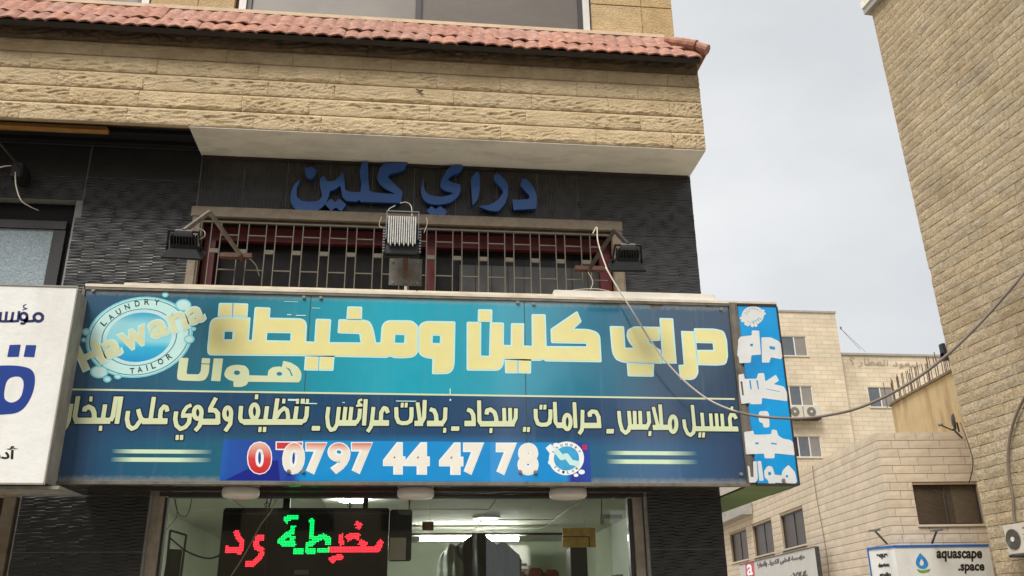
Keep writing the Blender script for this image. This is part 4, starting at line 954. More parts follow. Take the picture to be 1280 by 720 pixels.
qaf = [('P', [wq(p) for p in fillet([(-60,430,40),(90,425,80),(178,450,70),(172,560,90),(110,665,80),(0,674,20),(-300,674,20),(-300,600,10),(-60,610,10)])], False), ('P', [wq(p) for p in fillet([(20,560,40),(36,490,40),(100,478,40),(122,510,30),(108,590,50),(60,618,40),(22,600,30)])], True)]
f.add(march(qaf, [0], .004)[0], WYs-.0012); f.build('lettering', M['navy_print'], W_, label='huge royal blue letter with two square dots')
mm = Mesh3(); z_ = [onY(-14, 577, WYs), onY(22, 578, WYs), onY(24, 558, WYs), onY(-12, 556, WYs)]
mm.add(fit_text(shape_arabic('أدوا'), .03, z_), (0, -.0012, 0)); mm.build('lettering', M['text_black'], W_, label='small dark word near the bottom')

# ================================================================== BLUE LETTERS ON THE WALL
LYb = 7.63
def blue_letter(polys, label):
    pts = [p for q in polys for p in q]; c = Vector((sum(p[0] for p in pts)/len(pts), LYb, min(p[1] for p in pts)))
    bm = BM()
    for q in polys:
        a = [bm.verts.new((p[0], LYb, p[1])) for p in q]; b = [bm.verts.new((p[0], LYb+.04, p[1])) for p in q]
        bm.faces.new(a); bm.faces.new(b[::-1])
        for k in range(len(a)): bm.faces.new((a[k], b[k], b[(k+1)%len(a)], a[(k+1)%len(a)]))
    bmesh.ops.recalc_face_normals(bm, faces=bm.faces)
    solo('wall_letter', bm, M['blue'], label, 'sign letter', group='blue letters above the window grille')
b1 = mapper(355,195,6.86,LYb); b2 = mapper(515,195,6.86,LYb)
def bp(f, pts, r=14): return [f(p) for p in fillet([(p[0], p[1], p[2] if len(p) > 2 else r) for p in pts])]
blue_letter([bp(b1,[(140,200,2),(108,275),(108,345),(150,385),(220,393),(295,385),(330,340),(305,240),(312,190,4),(345,168,4),(368,215),(410,218),(455,195),(505,140,4),(518,200,6),(525,290,10),(560,307),(655,310,6),(662,240),(648,130),(665,62,6),(720,45,4),(722,180),(733,300,10),(800,316),(955,325,4),(870,280),(820,240),(795,190),(825,95),(860,65,10),(1062,55,4),(1030,120,8),(905,155,10),(890,180,10),(930,222),(1018,305,14),(1000,402,6),(660,392,4),(640,375,3),(625,390,6),(530,385,20),(500,345),(482,250,8),(445,282),(390,300,10),(388,335),(355,415,30),(290,468,30),(190,482,30),(95,460,30),(52,390,30),(58,310,30),(88,240,20)]),
 bp(b1,[(178,105,8),(235,90,8),(282,125,8),(250,190,8),(200,190,6),(180,140,6)]),
 bp(b1,[(350,410,4),(405,365,6),(440,398,2),(470,365,6),(535,415,4),(490,474,4),(445,442,2),(402,470,4)])], 'blue raised Arabic word of joined letters, left half of the wall lettering')
blue_letter([bp(b2,[(108,180,2),(98,240),(112,300),(150,335),(240,350),(312,338),(358,318,3),(295,302),(242,270),(250,210),(295,125),(345,82),(425,72),(438,105),(400,150),(340,163),(305,203,8),(350,230),(415,243),(417,300),(395,350),(330,400,30),(230,420,30),(140,408,30),(88,365,30),(76,290,20),(88,220)]), bp(b2,[(125,470,4),(165,428,6),(203,456,2),(240,428,6),(305,475,4),(262,530,4),(215,497,2),(178,527,4)])], 'blue raised letter curling back over two diamond dots')
blue_letter([bp(b2,[(505,190),(560,128,6),(584,162,10),(580,300),(565,370),(520,425,4),(510,300)])], 'blue raised straight upright letter, slim and tapering to its foot')
blue_letter([bp(b2,[(705,160,8),(738,150,8),(790,190,30),(824,245,20),(826,320,30),(800,410,30),(740,475,14),(660,468,30),(570,432,2),(680,415,30),(745,370,30),(785,308,20),(765,270,20),(703,210,10)])], 'blue raised letter shaped like a backward bow')
blue_letter([bp(b2,[(945,192,6),(985,200,10),(1045,265,30),(1072,350,10),(1065,452,6),(870,462,6),(862,375,6),(1000,370,6),(1010,340,10),(930,250,8)])], 'blue raised angular letter at the right end of the wall lettering')

# ================================================================== FLOODLIGHTS
def floodlight(c, yawd, tiltd, label, fin_m, wd=.33, style=0):
    """LED floodlight; local axes: x width, n face normal (down and to the wall), u up the back"""
    c = Vector(c)
    t = thing('floodlight', label, 'floodlight', c, 'floodlights over the main sign')
    R = Matrix.Rotation(rad(yawd), 3, 'Z') @ Matrix.Rotation(rad(tiltd), 3, 'X')
    ax = R @ Vector((1,0,0)); n = R @ Vector((0,0,-1)); u = R @ Vector((0,1,0))
    def quadloft(levels, m, name):
        bm = BM(); rings = []
        for off, hx, hu, su in levels:
            rings.append([bm.verts.new(c-n*off+ax*sx*hx+u*(su+sy*hu)) for sx, sy in ((-1,-1),(1,-1),(1,1),(-1,1))])
        for a, b in zip(rings, rings[1:]):
            for k in range(4): bm.faces.new((a[k], a[(k+1)%4], b[(k+1)%4], b[k]))
        bm.faces.new(rings[0][::-1]); bm.faces.new(rings[-1]); bmesh.ops.recalc_face_normals(bm, faces=bm.faces); return obj(name, bm, m, t)
    h = wd/2
    quadloft([(0,h,h*.72,0),(.018,h,h*.72,0)], M['black'], 'face_rim')
    quadloft([(.018,h*.95,h*.66,0),(.075,h*.68,h*.42,0)], M['black'], 'reflector_housing')
    bm = BM(); obox(bm, c+n*.002, ax, u, n, h*.88, h*.6, .002); obj('lens', bm, M['paneglass'], t)
    hb = quadloft([(.075,h*.62,h*.36,0),(.105,h*.60,h*.34,0)], M['black'], 'heat_sink')
    for k in range(9):
        x = (-1+2*k/8)*h*.60; bm = BM(); obox(bm, c-n*.135+ax*x, ax, u, n, .0035, h*.36, .035); obj('fin', bm, fin_m, hb)
    bm = BM(); obox(bm, c-n*.188, ax, u, n, h*.42, h*.18, .022); obj('driver_box', bm, M['grey_metal'] if style == 0 else fin_m, t)
    # bracket yoke
    bm = BM()
    for s in (-1, 1): bar(bm, c-n*.05+ax*s*h*.86, c-n*.20+ax*s*h*.74, .012, .03, u)
    bar(bm, c-n*.20-ax*h*.75, c-n*.20+ax*h*.75, .014, .03, u)
    obj('yoke', bm, M['black'], t)
    for s in (-1, 1):
        bm = BM(); cyl(bm, c-n*.07+ax*s*h*.86, ax, .012, .02, 10); obj('knob', bm, M['black'], t)
    return t, (c, ax, u, n, h)
cL = (onY(230.5,318,6.62).x, 6.62, 4.325); cR = (onY(783,335,6.6).x, 6.6, 4.325)
FL, gL = floodlight(cL, 3, 36, 'black floodlight on the left of the three over the main sign, fins facing the street', M['black'], .30)
FR, gR = floodlight(cR, -3, 36, 'black floodlight at the right end of the window grille with a beige cable beside it', M['black'], .285)
for T_, (x0_, y0_), (x1_, y1_), pl in ((FL, (262,265), (300,318), (283,318)), (FR, (768,288), (738,334), (725,334))):
    # arm from the grille bracket up and out to the lamp, then down to the yoke
    foot = onY(x1_, y1_, 7.45); knee = onY(x0_, y0_, 7.0); c, ax, u, n, h = gL if T_ is FL else gR
    bm = BM(); bar(bm, foot, knee, .024, .032); bar(bm, knee, c-n*.205, .024, .032)
    obj('arm', bm, M['frame'] if T_ is FL else M['frame_dark'], T_)
    q = onY(pl[0]+12, pl[1]+2, 7.52)
    bm = BM(); box(bm, q.x-.14, q.x+.14, 7.50, 7.56, q.z-.02, q.z+.025, .004); bar(bm, foot, (foot.x, 7.56, foot.z-.01), .03); obj('foot_plate', bm, M['rust'], T_)
# centre lamp: seen square on, dusty pale fins, square mounting plate under it
t = thing('floodlight', 'square floodlight with dusty pale fins in the middle above the main sign', 'floodlight', (.0, 7.2, 4.4), 'floodlights over the main sign')
CY = 7.25
pa, pb = onY(480,290,CY), onY(525,318,CY)
x0_, x1_ = pa.x, pb.x; zt = onY(500,282,CY).z; zb = onY(500,320,CY).z
bm = BM(); box(bm, x0_, x1_, CY, CY+.05, zb, zt, .006); box(bm, x0_+.02, x1_-.02, CY-.03, CY, zb+.01, zb+.09, .004); hh = obj('housing', bm, M['black'], t)
for s in range(9):
    for xx in (x0_-.006, x1_-.012):
        bm = BM(); box(bm, xx, xx+.018, CY-.03, CY+.0, zb+.03+s*.027, zb+.042+s*.027); obj('side_fin', bm, M['grey_metal'], hh)
za, zc = onY(500,271,CY-.06).z, onY(500,304,CY-.06).z
fx0, fx1 = onY(484.5,290,CY-.06).x, onY(520.5,290,CY-.06).x
bm = BM(); box(bm, fx0+.004, fx1-.004, CY-.045, CY-.001, zc+.01, za-.004); obj('fin_block', bm, mat('sooty_fin_core', srgb(96,94,90), .7, .3, 30), t)
for k in range(13):
    x = fx0+(fx1-fx0)*(k+.5)/13; bm = BM(); box(bm, x-.0055, x+.0055, CY-.078, CY-.046, zc-.02*(k % 2), za, .001); obj('fin', bm, M['dusty'], t)
bm = BM(); zz = onY(500,266,CY).z
bar(bm, (x0_+.02, CY-.02, zb+.15), (x0_+.02, CY-.02, zz), .008, .025); bar(bm, (x1_-.02, CY-.02, zb+.15), (x1_-.02, CY-.02, zz), .008, .025); bar(bm, (x0_+.016, CY-.02, zz), (x1_-.016, CY-.02, zz), .025, .008); obj('yoke', bm, M['grey_metal'], t)
q0, q1 = onY(487,323,7.45), onY(527,358,7.45)
bm = BM(); box(bm, q0.x, q1.x, 7.44, 7.45, q1.z, q0.z, .004); obj('mounting_plate', bm, mat('speckled_grey_plate', srgb(104,100,92), .6, .3, 40, stain=srgb(60,44,34), stains=(9,9,9), sta=.5), t)
bm = BM(); qa, qb = onY(507,320,7.40), onY(507,346,7.43); bar(bm, (qa.x, 7.28, qa.z+.01), (qb.x, 7.425, qb.z), .045, .03); obj('arm', bm, M['rust'], t)
for (a, b) in ((491,327),(522,328),(491,353),(522,354)):
    p = onY(a, b, 7.438); bm = BM(); cyl(bm, (p.x, 7.436, p.z), (0,1,0), .009, .012, 8); obj('screw', bm, M['bolt'], t)
bm = BM(); p = onY(507, 362, 7.42); cyl(bm, (p.x, 7.42, p.z), (0,0,1), .014, .06, 10); obj('cable_gland', bm, M['white_pvc'], t)
bm = BM(); tube(bm, spline([onY(484,272,CY-.03), onY(486,262,CY), onY(494,257,CY)], 6), .004, 6); tube(bm, spline([onY(515,270,CY-.03), onY(514,258,CY), onY(508,253,CY), onY(500,254,CY)], 6), .004, 6); tube(bm, spline([onY(478,285,CY), onY(474,281,CY), onY(477,271,CY)], 6), .003, 6); tube(bm, spline([onY(530,291,CY), onY(534,280,CY), onY(533,272,CY)], 6), .003, 6); obj('loose_wire', bm, M['cable'], t)
for tt, pts in ((FL, [(312,323),(320,332),(324,345)]),):
    bm = BM(); tube(bm, spline([onY(x, y, 7.5) for x, y in pts], 6), .005, 6); obj('supply_wire', bm, M['bar'], tt)
bm = BM(); tube(bm, spline([onY(238,283,6.7), onY(254,288,6.6), onY(256,295,6.55), onY(250,299,6.5)], 6), .0045, 6); obj('supply_wire', bm, M['grey_metal'], FL)
bm = BM(); tube(bm, spline([onY(741,292,7.4), onY(746,284,7.4), onY(747,300,7.3), onY(752,318,7.2), onY(760,340,7.05)], 6), .006, 6); tube(bm, spline([onY(700,366,7.2), onY(722,362,7.2), onY(745,361,7.2), onY(762,364,7.2)], 6), .003, 6); tube(bm, spline([onY(735,340,7.3), onY(741,352,7.3), onY(738,362,7.3)], 6), .003, 6); obj('supply_wire', bm, M['cable'], FR)

# ---- long sagging cable
pts = [(757,334,6.98),(772,360,6.93),(790,388,6.9),(812,424,6.87),(836,456,6.83),(862,482,6.8),(892,503,6.76),(930,517,6.7),(965,522,6.6),(1003,523,6.5),(1035,519,6.4),(1070,511,6.3),(1110,494,6.2),(1150,470,6.1),(1188,440,6.0),(1222,407,5.9),(1252,374,5.8),(1282,338,5.7),(1330,270,5.6)]
P3 = spline([onY(x, y, Y) for x, y, Y in pts], 5); k = 34
bm = BM(); tube(bm, P3[:k+1], .0072, 8); cb = solo('sagging_cable', bm, M['cable'], 'long cable drooping from the right floodlight across the sign and off to the right', 'cable', True)
bm = BM(); tube(bm, P3[k:], .0105, 8, .0125); obj('thicker_length', bm, M['cable_dark'], cb, True)
# conduit and wires upper left
q = onY(22, 208, 7.45)
u_ = thing('wall_bracket', 'dark bracket with a thin rod and white wire on the tiled wall at upper left', 'bracket', q)
bm = BM(); bar(bm, onY(-10, 168, 7.1), onY(24, 208, 7.5), .012); obj('rod', bm, M['alu_dark'], u_)
bm = BM(); a = onY(24, 212, 7.55); box(bm, a.x-.05, a.x+.05, 7.5, 7.68, a.z-.10, a.z+.05, .01); obj('clamp', bm, M['black'], u_)
bm = BM(); tube(bm, spline([onY(19,215,7.48), onY(20,232,7.45), onY(26,250,7.45), (onY(37,258,7.5)), onY(48,263,7.6)], 6), .0055, 6); tube(bm, spline([onY(-5,211,7.4), onY(5,208,7.4), onY(14,207,7.45)], 5), .0055, 6); obj('wire', bm, M['cable'], u_)

# ================================================================== SHOP FRONT
SF = B
GYY = 7.79
bm = BM(); box(bm, -1.99, 1.90, GYY, GYY+.008, .4, 2.63); obj('pane', bm, M['glass'], SF)
for a, b in ((-2.10,-2.005),(1.945,2.03)):
    bm = BM(); box(bm, a, b, GYY-.05, GYY+.04, 0, 2.64, .004); obj('post', bm, M['post'], SF)
bm = BM(); box(bm, -2.002, -1.985, GYY-.03, GYY+.05, 0, 2.63); box(bm, 1.905, 1.94, GYY-.03, GYY+.05, 0, 2.63); box(bm, -1.984, 1.904, GYY-.03, GYY+.05, 2.632, 2.66); box(bm, -1.984, 1.904, GYY-.03, GYY+.05, .3, .398); obj('inner_frame', bm, M['alu_dark'], SF)
bm = BM(); box(bm, -3.26, -3.16, GYY-.06, GYY+.04, 0, 2.63, .004); obj('left_post', bm, M['beige_metal'], SF)
bm = BM(); box(bm, -9, -3.27, GYY+.02, GYY+.1, 0, 2.63); obj('left_panel', bm, mat('mottled_brown_panel', srgb(60,44,40), .6, .5, 25), SF)
# room
RM = B
bm = BM(); box(bm, -2.6, 2.6, 13.9, 14.0, 0, 2.94); box(bm, -2.7, -2.6, 7.88, 14, 0, 2.94); box(bm, 2.6, 2.7, 7.88, 14, 0, 2.94); obj('room_wall', bm, M['room'], RM)
bm = BM(); box(bm, -2.6, 2.6, 7.88, 13.9, .01, .03); obj('room_floor', bm, M['concrete'], RM)
bd = None
for i in range(6):
    for j in range(6):
        xx, yy = -2.6+.87*i+.433, 7.9+1.0*j+.5
        if bd is None:
            bm = BM(); box(bm, -.428, .428, -.495, .495, -.01, .01, .003); o = obj('ceiling_board', bm, M['ceiling'], RM, mtx=Matrix.Translation((xx, yy, 2.80))); bd = o.data
        else: link('ceiling_board', bd, None, RM, Matrix.Translation((xx, yy, 2.80+random.uniform(-.006,.006))))
bm = BM(); box(bm, -2.6, 2.6, 7.88, 13.9, 2.83, 2.94); obj('ceiling_slab', bm, M['alu_dark'], RM)
# things inside: tube light, round lamp, LED board, cards, drapes
tl = thing('tube_light', 'lit fluorescent tube across the shop ceiling behind the garments', 'lamp', (.5, 11.5, 2.7))
a = onY(525, 673.5, 11.5); b = onY(648, 674, 11.5)
bm = BM(); tube(bm, [(a.x, 11.5, a.z), (b.x, 11.5, a.z)], .03, 10); obj('tube', bm, M['tube'], tl)
bm = BM(); box(bm, a.x-.12, b.x+.12, 11.47, 11.56, a.z+.04, a.z+.09); obj('fitting', bm, M['white_pvc'], tl)
rl = thing('round_ceiling_lamp', 'small lit round lamp on the shop ceiling above the LED board', 'lamp', (-.5, 9, 2.78))
a = onZ(441, 625, 2.77); bm = BM(); cyl(bm, (a.x, a.y, 2.772), (0,0,1), .13, .03, 24); obj('lens', bm, M['lit'], rl); bm = BM(); cyl(bm, (a.x, a.y, 2.789), (0,0,1), .15, .012, 24); obj('ring', bm, M['white_pvc'], rl)
# LED board
LB = thing('led_board', 'black LED matrix board showing red and green Arabic words in the shop window', 'LED sign', (-.86, 8.0, 2.05))
LY_ = 8.0
c = [onY(*p, LY_) for p in ((281,637),(487,634),(515,636))]
bx0, bx1, bz0, bz1 = -1.575, -.165, 1.90, 2.575
bm = BM(); box(bm, bx0, bx1, LY_, LY_+.07, bz0, bz1, .01); obj('housing', bm, M['ledblack'], LB)
bm = BM(); box(bm, bx0, bx1, LY_-.006, LY_-.001, bz1-.05, bz1-.04); obj('housing_line', bm, M['alu_dark'], LB)
bm = BM(); box(bm, bx1+.005, .035, LY_+.02, LY_+.06, 2.13, 2.565, .01); obj('side_unit', bm, M['alu_dark'], LB)
bm = BM(); p = onY(487,678,LY_), onY(507,700,LY_); box(bm, p[0].x, p[1].x, LY_+.0, LY_+.019, p[1].z, p[0].z+.04, .004); obj('side_unit_cover', bm, M['acwhite'], LB)
l1 = mapper(270,630,8.0,LY_); l2 = mapper(390,630,8.0,LY_)
def lst(f, pts, wd): return ('S', [f(p) for p in pts], wd*1.3/8/F*8.4/2)
red = [lst(l1,[(198,262),(222,330),(255,365),(255,430),(245,470)],34), lst(l1,[(100,462),(255,468)],42), lst(l1,[(110,420),(112,465)],24), lst(l1,[(482,335),(425,340),(398,390),(405,430),(470,470)],38), lst(l1,[(470,475),(430,540),(370,600),(290,595)],36),
 lst(l2,[(175,455),(645,455),(690,400)],44), lst(l2,[(700,370),(660,410)],34), lst(l2,[(285,300),(290,350),(302,415)],34), lst(l2,[(345,350),(400,315),(480,330)],44), lst(l2,[(470,375),(545,415)],38), lst(l2,[(435,190),(480,212),(455,250)],30), lst(l2,[(190,525),(205,560),(255,530),(310,540)],38)]
grn = [lst(l1,[(695,125),(705,155),(765,130),(820,138)],34), lst(l1,[(705,188),(722,188)],24), lst(l1,[(772,212),(762,280),(690,320),(645,375),(690,402),(745,395)],38), lst(l1,[(765,320),(760,370),(785,425)],36), lst(l1,[(770,470),(870,470)],40), lst(l1,[(890,468),(990,468)],36), lst(l1,[(1015,468),(1040,468)],34), lst(l1,[(940,150),(965,190),(955,350)],36), lst(l1,[(895,415),(965,390),(1000,345),(1040,348)],36), lst(l2,[(40,350),(110,325),(165,350),(165,405)],38), lst(l2,[(60,465),(165,460)],36)]
def led_dots(shapes, m, nm):
    xs = np.arange(bx0+.03, bx1-.02, 0.0125); zs = np.arange(bz0+.02, bz1-.06, .0125); X, Z = np.meshgrid(xs, zs); D = sdf(shapes, X, Z)
    V, Fc = [], []
    for j, i in zip(*np.where(D < 0)):
        x, z = xs[i], zs[j]; k = len(V); r = .0056
        V += [(x-r, LY_-.003, z), (x, LY_-.003, z-r), (x+r, LY_-.003, z), (x, LY_-.003, z+r), (x-r*.4, LY_-.007, z), (x+r*.4, LY_-.007, z)]; Fc += [(k, k+1, k+4), (k+1, k+2, k+5), (k+2, k+3, k+5), (k+3, k, k+4), (k+1, k+5, k+4), (k+3, k+4, k+5)]
    me = bpy.data.meshes.new(nm); me.from_pydata(V, [], Fc); link(nm, me, m, LB, kind='stuff')
led_dots(red, M['ledred'], 'red_diodes'); led_dots(grn, M['ledgreen'], 'green_diodes')
bm = BM(); 
for x in (333, 437): 
    p = onY(x, 637, 8.03); cyl(bm, (p.x, 8.03, bz1+.1), (0,0,1), .006, .2, 8); 
    q = onY(x, 624, 8.03); tube(bm, [(p.x+.02*math.cos(t), 8.03, bz1+.03+.02*math.sin(t)) for t in [k*.5 for k in range(13)]], .004, 6)
p = onY(358, 634, 8.04); box(bm, p.x-.03, p.x+.03, 8.03, 8.05, bz1, 2.79); p = onY(457, 630, 8.04); box(bm, p.x-.022, p.x+.022, 8.03, 8.05, bz1, 2.79); obj('hanger', bm, M['black'], LB)
bm = BM(); p = onY(368, 714, LY_), onY(386, 718, LY_); box(bm, p[0].x, p[1].x, LY_-.004, LY_-.0005, p[1].z, p[0].z+.01); obj('maker_plate', bm, M['grey_metal'], LB)
# cards on strings
def card(x0, y0, x1, y1, Y, m, label, cat, name, sx):
    a, b = onY(x0, y0, Y), onY(x1, y1, Y); t = thing(name, label, cat, (a.x, Y, b.z))
    bm = BM(); box(bm, a.x, b.x, Y, Y+.012, b.z, a.z, .002); obj('card' if name != 'wooden_plaque' else 'board', bm, m, t)
    bm = BM(); p = onY(sx, y0, Y); tube(bm, [(p.x, Y+.004, a.z), (p.x, Y+.004, 2.79)], .002, 5); obj('string', bm, M['cable'], t); return t
gc = card(703, 660, 745, 684, 7.95, M['gold'], 'gold foil card hanging in the shop window by the right post', 'card', 'gold_card', 731)
bm = BM(); a, b = onY(703, 671, 7.945), onY(737, 684, 7.945); box(bm, a.x, b.x, 7.94, 7.945, a.z-.003, a.z+.004); box(bm, b.x-.004, b.x+.003, 7.94, 7.945, b.z, a.z-.0031); obj('dark_line', bm, M['black'], gc)
card(528, 652, 542, 663, 7.95, M['brown'], 'small brown square tag on a string in the shop window', 'tag', 'wooden_plaque', 537)
ia = thing('indoor_air_conditioner', 'pale wall air conditioner high up inside the shop behind the garments', 'air conditioner', (1.2, 12.6, 2.5))
a, b = onY(612, 646, 12.6), onY(660, 668, 12.6)
bm = BM(); box(bm, a.x, b.x, 12.4, 12.75, 2.32, 2.62, .03); obj('casing', bm, M['white_pvc'], ia); bm = BM(); box(bm, a.x+.05, b.x-.05, 12.39, 12.399, 2.35, 2.38); obj('outlet', bm, M['alu_dark'], ia)
for px_, py_, lb_ in ((608, 646, 'nearer of two unlit flat discs on the shop ceiling'), (600, 663, 'farther of two unlit flat discs on the shop ceiling')):
    p = onZ(px_, py_, 2.78); bm = BM(); cyl(bm, (p.x, p.y, 2.775), (0,0,1), .16, .03, 22); solo('ceiling_disc', bm, M['alu'], lb_, 'ceiling lamp', group='unlit discs on the shop ceiling')
sr = thing('storage_rack', 'dark rack of hanging clothes along the back of the shop', 'clothes rack', (-.6, 13, 0))
bm = BM(); tube(bm, [(-2.2, 13, 2.15), (2.3, 13, 2.15)], .02, 8); obj('rail', bm, M['alu_dark'], sr)
gm_ = [mat('coat_cloth_%s' % n_, c_, .85, .2, 6) for n_, c_ in (('white', srgb(190,190,184)), ('navy', srgb(30,36,60)), ('brown', srgb(90,62,44)), ('grey', srgb(96,98,98)), ('maroon', srgb(86,26,30)))]
for k in range(26):
    x = -2.15+k*.17; bm = BM(); w2_ = random.uniform(.05,.075); z1_ = 2.12; box(bm, x-w2_, x+w2_, 12.78, 13.22, z1_-random.uniform(.8,1.15), z1_-.03, .03); obj('coat', bm, gm_[random.randrange(5)], sr)
# drapes with a grey cover
def drape(x0, x1, z0, z1, Y, d_, m, seed):
    bm = BM(); g = {}; nx, nz_ = 26, 20
    for i in range(nx+1):
        for j in range(nz_+1):
            u, v = i/nx, j/nz_; shrink = max(.25, 1-max(0, (v-.86)/.14)**3)**.5; x = (x0+x1)/2+(u-.5)*(x1-x0)*shrink*(1+.08*math.sin(v*5+seed)); z = z0+(z1-z0)*v-.22*abs(u-.5)**1.8*v
            y = Y-d_*math.sin(math.pi*u)*(.7+.3*math.sin(u*22+v*3+seed))-.05*mnoise.noise(Vector((x*6, seed, z*5)))
            g[i,j] = bm.verts.new((x, y, z))
    for i in range(nx):
        for j in range(nz_): bm.faces.new((g[i,j], g[i+1,j], g[i+1,j+1], g[i,j+1]))
    r = bmesh.ops.extrude_face_region(bm, geom=list(bm.faces)); 
    for v_ in [e_ for e_ in r['geom'] if isinstance(e_, bmesh.types.BMVert)]: v_.co.y += .06
    bmesh.ops.recalc_face_normals(bm, faces=bm.faces); return bm
a, b = onY(562, 668, 9.2), onY(632, 720, 9.2)
gt = thing('hanging_drapes', 'dark garments with a grey cover hanging behind the shop glass', 'drapes', ((a.x+b.x)/2, 9.2, 1.2))  # draped meshes fill in for a dark form of unknown kind behind glass
obj('drape_body', drape(a.x, b.x, 1.2, a.z, 9.2, .14, M['bag'], 1), M['bag'], gt, True)
a2, b2_ = onY(548, 690, 9.15), onY(580, 720, 9.15)
obj('grey_cover', drape(a2.x, b2_.x, 1.2, a2.z+.08, 9.15, .05, M['film'], 4), M['film'], gt, True)
a2, b2_ = onY(606, 676, 9.1), onY(655, 720, 9.1)
obj('drape_body', drape(a2.x, b2_.x, 1.2, a2.z, 9.3, .08, M['bag'], 2.3), M['bag'], gt, True)
bm = BM(); a, b = onY(525, 666, 9.25), onY(705, 671, 9.25); tube(bm, [(a.x-.4, 9.26, 2.47), (b.x+.2, 9.26, 2.47)], .012, 8); obj('drape_rail', bm, M['alu_dark'], gt)
# dark cabinet, shelf with folded cloth, frame
a, b = onY(715, 684, 10.5), onY(733, 720, 10.5)
bm = BM(); box(bm, a.x-.02, b.x+.02, 10.5, 10.8, 0, a.z, .01); solo('dark_cabinet', bm, M['black'], 'tall black cabinet behind the gold card inside the shop', 'cabinet')
a, b = onY(757, 688, 10.9), onY(792, 720, 10.9)
bm = BM(); 
for k in range(4): box(bm, a.x+.03*k, b.x+.05, 10.9+k*.02, 11.3, .9+.32*k, 1.2+.32*k, .05)
solo('laundry_heap', bm, M['bag'], 'stack of dark bundles in the right corner of the shop', 'laundry')
sh = thing('cloth_shelf', 'shelf of folded red brown cloth at the bottom of the shop window', 'shelf', (.9, 9.8, 0))
a, b = onY(598, 709, 9.8), onY(700, 720, 9.8)
bm = BM(); box(bm, a.x, b.x, 9.75, 10.2, a.z-.20, a.z-.17); box(bm, a.x, a.x+.03, 9.75, 10.2, 0, a.z-.201); box(bm, b.x-.03, b.x, 9.75, 10.2, 0, a.z-.201); obj('board', bm, M['brown'], sh)
for k in range(5):
    w_ = (b.x-a.x)/5; bm = BM(); box(bm, a.x+w_*k+.01, a.x+w_*(k+1)-.01, 9.78, 10.1, a.z-.168, a.z-.01-.02*(k % 3), .02); obj('folded_cloth', bm, M['redcloth'], sh)
ms = thing('metal_stand', 'dark metal frame stand at the left inside the shop window', 'stand', (-2.0, 8.4, 0))
bm = BM(); q = [onY(*p, 8.35) for p in ((213,663),(233,669),(226,722),(207,722))]
for u_1, v_1 in zip(q, q[1:]+q[:1]): bar(bm, u_1, v_1, .018)
obj('frame', bm, M['alu_dark'], ms)
bm = BM(); q = [onY(*p, 8.37) for p in ((211,686),(228,687),(224,722),(204,722))]; v4 = [bm.verts.new(p) for p in q]; f4 = bm.faces.new(v4); r = bmesh.ops.extrude_face_region(bm, geom=[f4]); [setattr(v_, 'co', v_.co+Vector((0,.03,0))) for v_ in r['geom'] if isinstance(v_, bmesh.types.BMVert)]; bmesh.ops.recalc_face_normals(bm, faces=bm.faces); obj('panel', bm, mat('olive_grey_panel', srgb(74,74,60), .6, .2, 8), ms)
bm = BM(); tube(bm, spline([onY(x, y, 8.3) for x, y in ((212,672),(235,690),(262,698),(282,690))], 6), .008, 6); solo('power_cable', bm, M['blackcable'], 'black power cable running from the metal stand to the LED board', 'cable')
bm = BM(); tube(bm, spline([onY(x, y, 7.93) for x, y in ((347,622),(338,640),(326,656),(312,682),(298,706),(286,724))], 6), .0055, 6); solo('hanging_wire', bm, M['cable'], 'pale wire slanting across the red part of the LED board', 'wire')
bm = BM(); tube(bm, spline([onY(x, y, 7.94) for x, y in ((340,622),(334,645),(332,690),(331,724))], 6), .005, 6); solo('hanging_wire', bm, M['rust'], 'brown wire hanging straight down in front of the LED board', 'wire')
bm = BM(); tube(bm, spline([onY(x, y, 8.6) for x, y in ((218,622),(222,640),(230,646),(236,640),(240,622))], 6), .004, 6); tube(bm, spline([onY(x, y, 8.6) for x, y in ((219,624),(221,645),(208,662))], 6), .003, 6); solo('looped_wire', bm, M['blackcable'], 'thin black wire looping down inside the top left of the shop window', 'wire')
bm = BM(); tube(bm, spline([onY(x, y, 7.74) for x, y in ((742,612),(751,618),(752,644))], 6), .005, 6); tube(bm, spline([onY(x, y, 7.74) for x, y in ((752,617),(770,613),(788,612))], 6), .004, 6); solo('lamp_wire', bm, M['blackcable'], 'black wire hanging beside the right round lamp at the top of the shop glass', 'wire')
bm = BM(); a, b = onY(750, 643, 7.86), onY(778, 648, 7.86); box(bm, a.x, b.x, 7.86, 7.862, b.z, a.z); c_ = onY(754, 655, 7.86); box(bm, a.x, a.x+.03, 7.8605, 7.8625, c_.z, b.z-.0005); solo('tape_strip', bm, mat('pale_tape', srgb(160,160,148), .7, .1, 9), 'pale strip of tape stuck to the inside of the glass near the right post', 'tape')

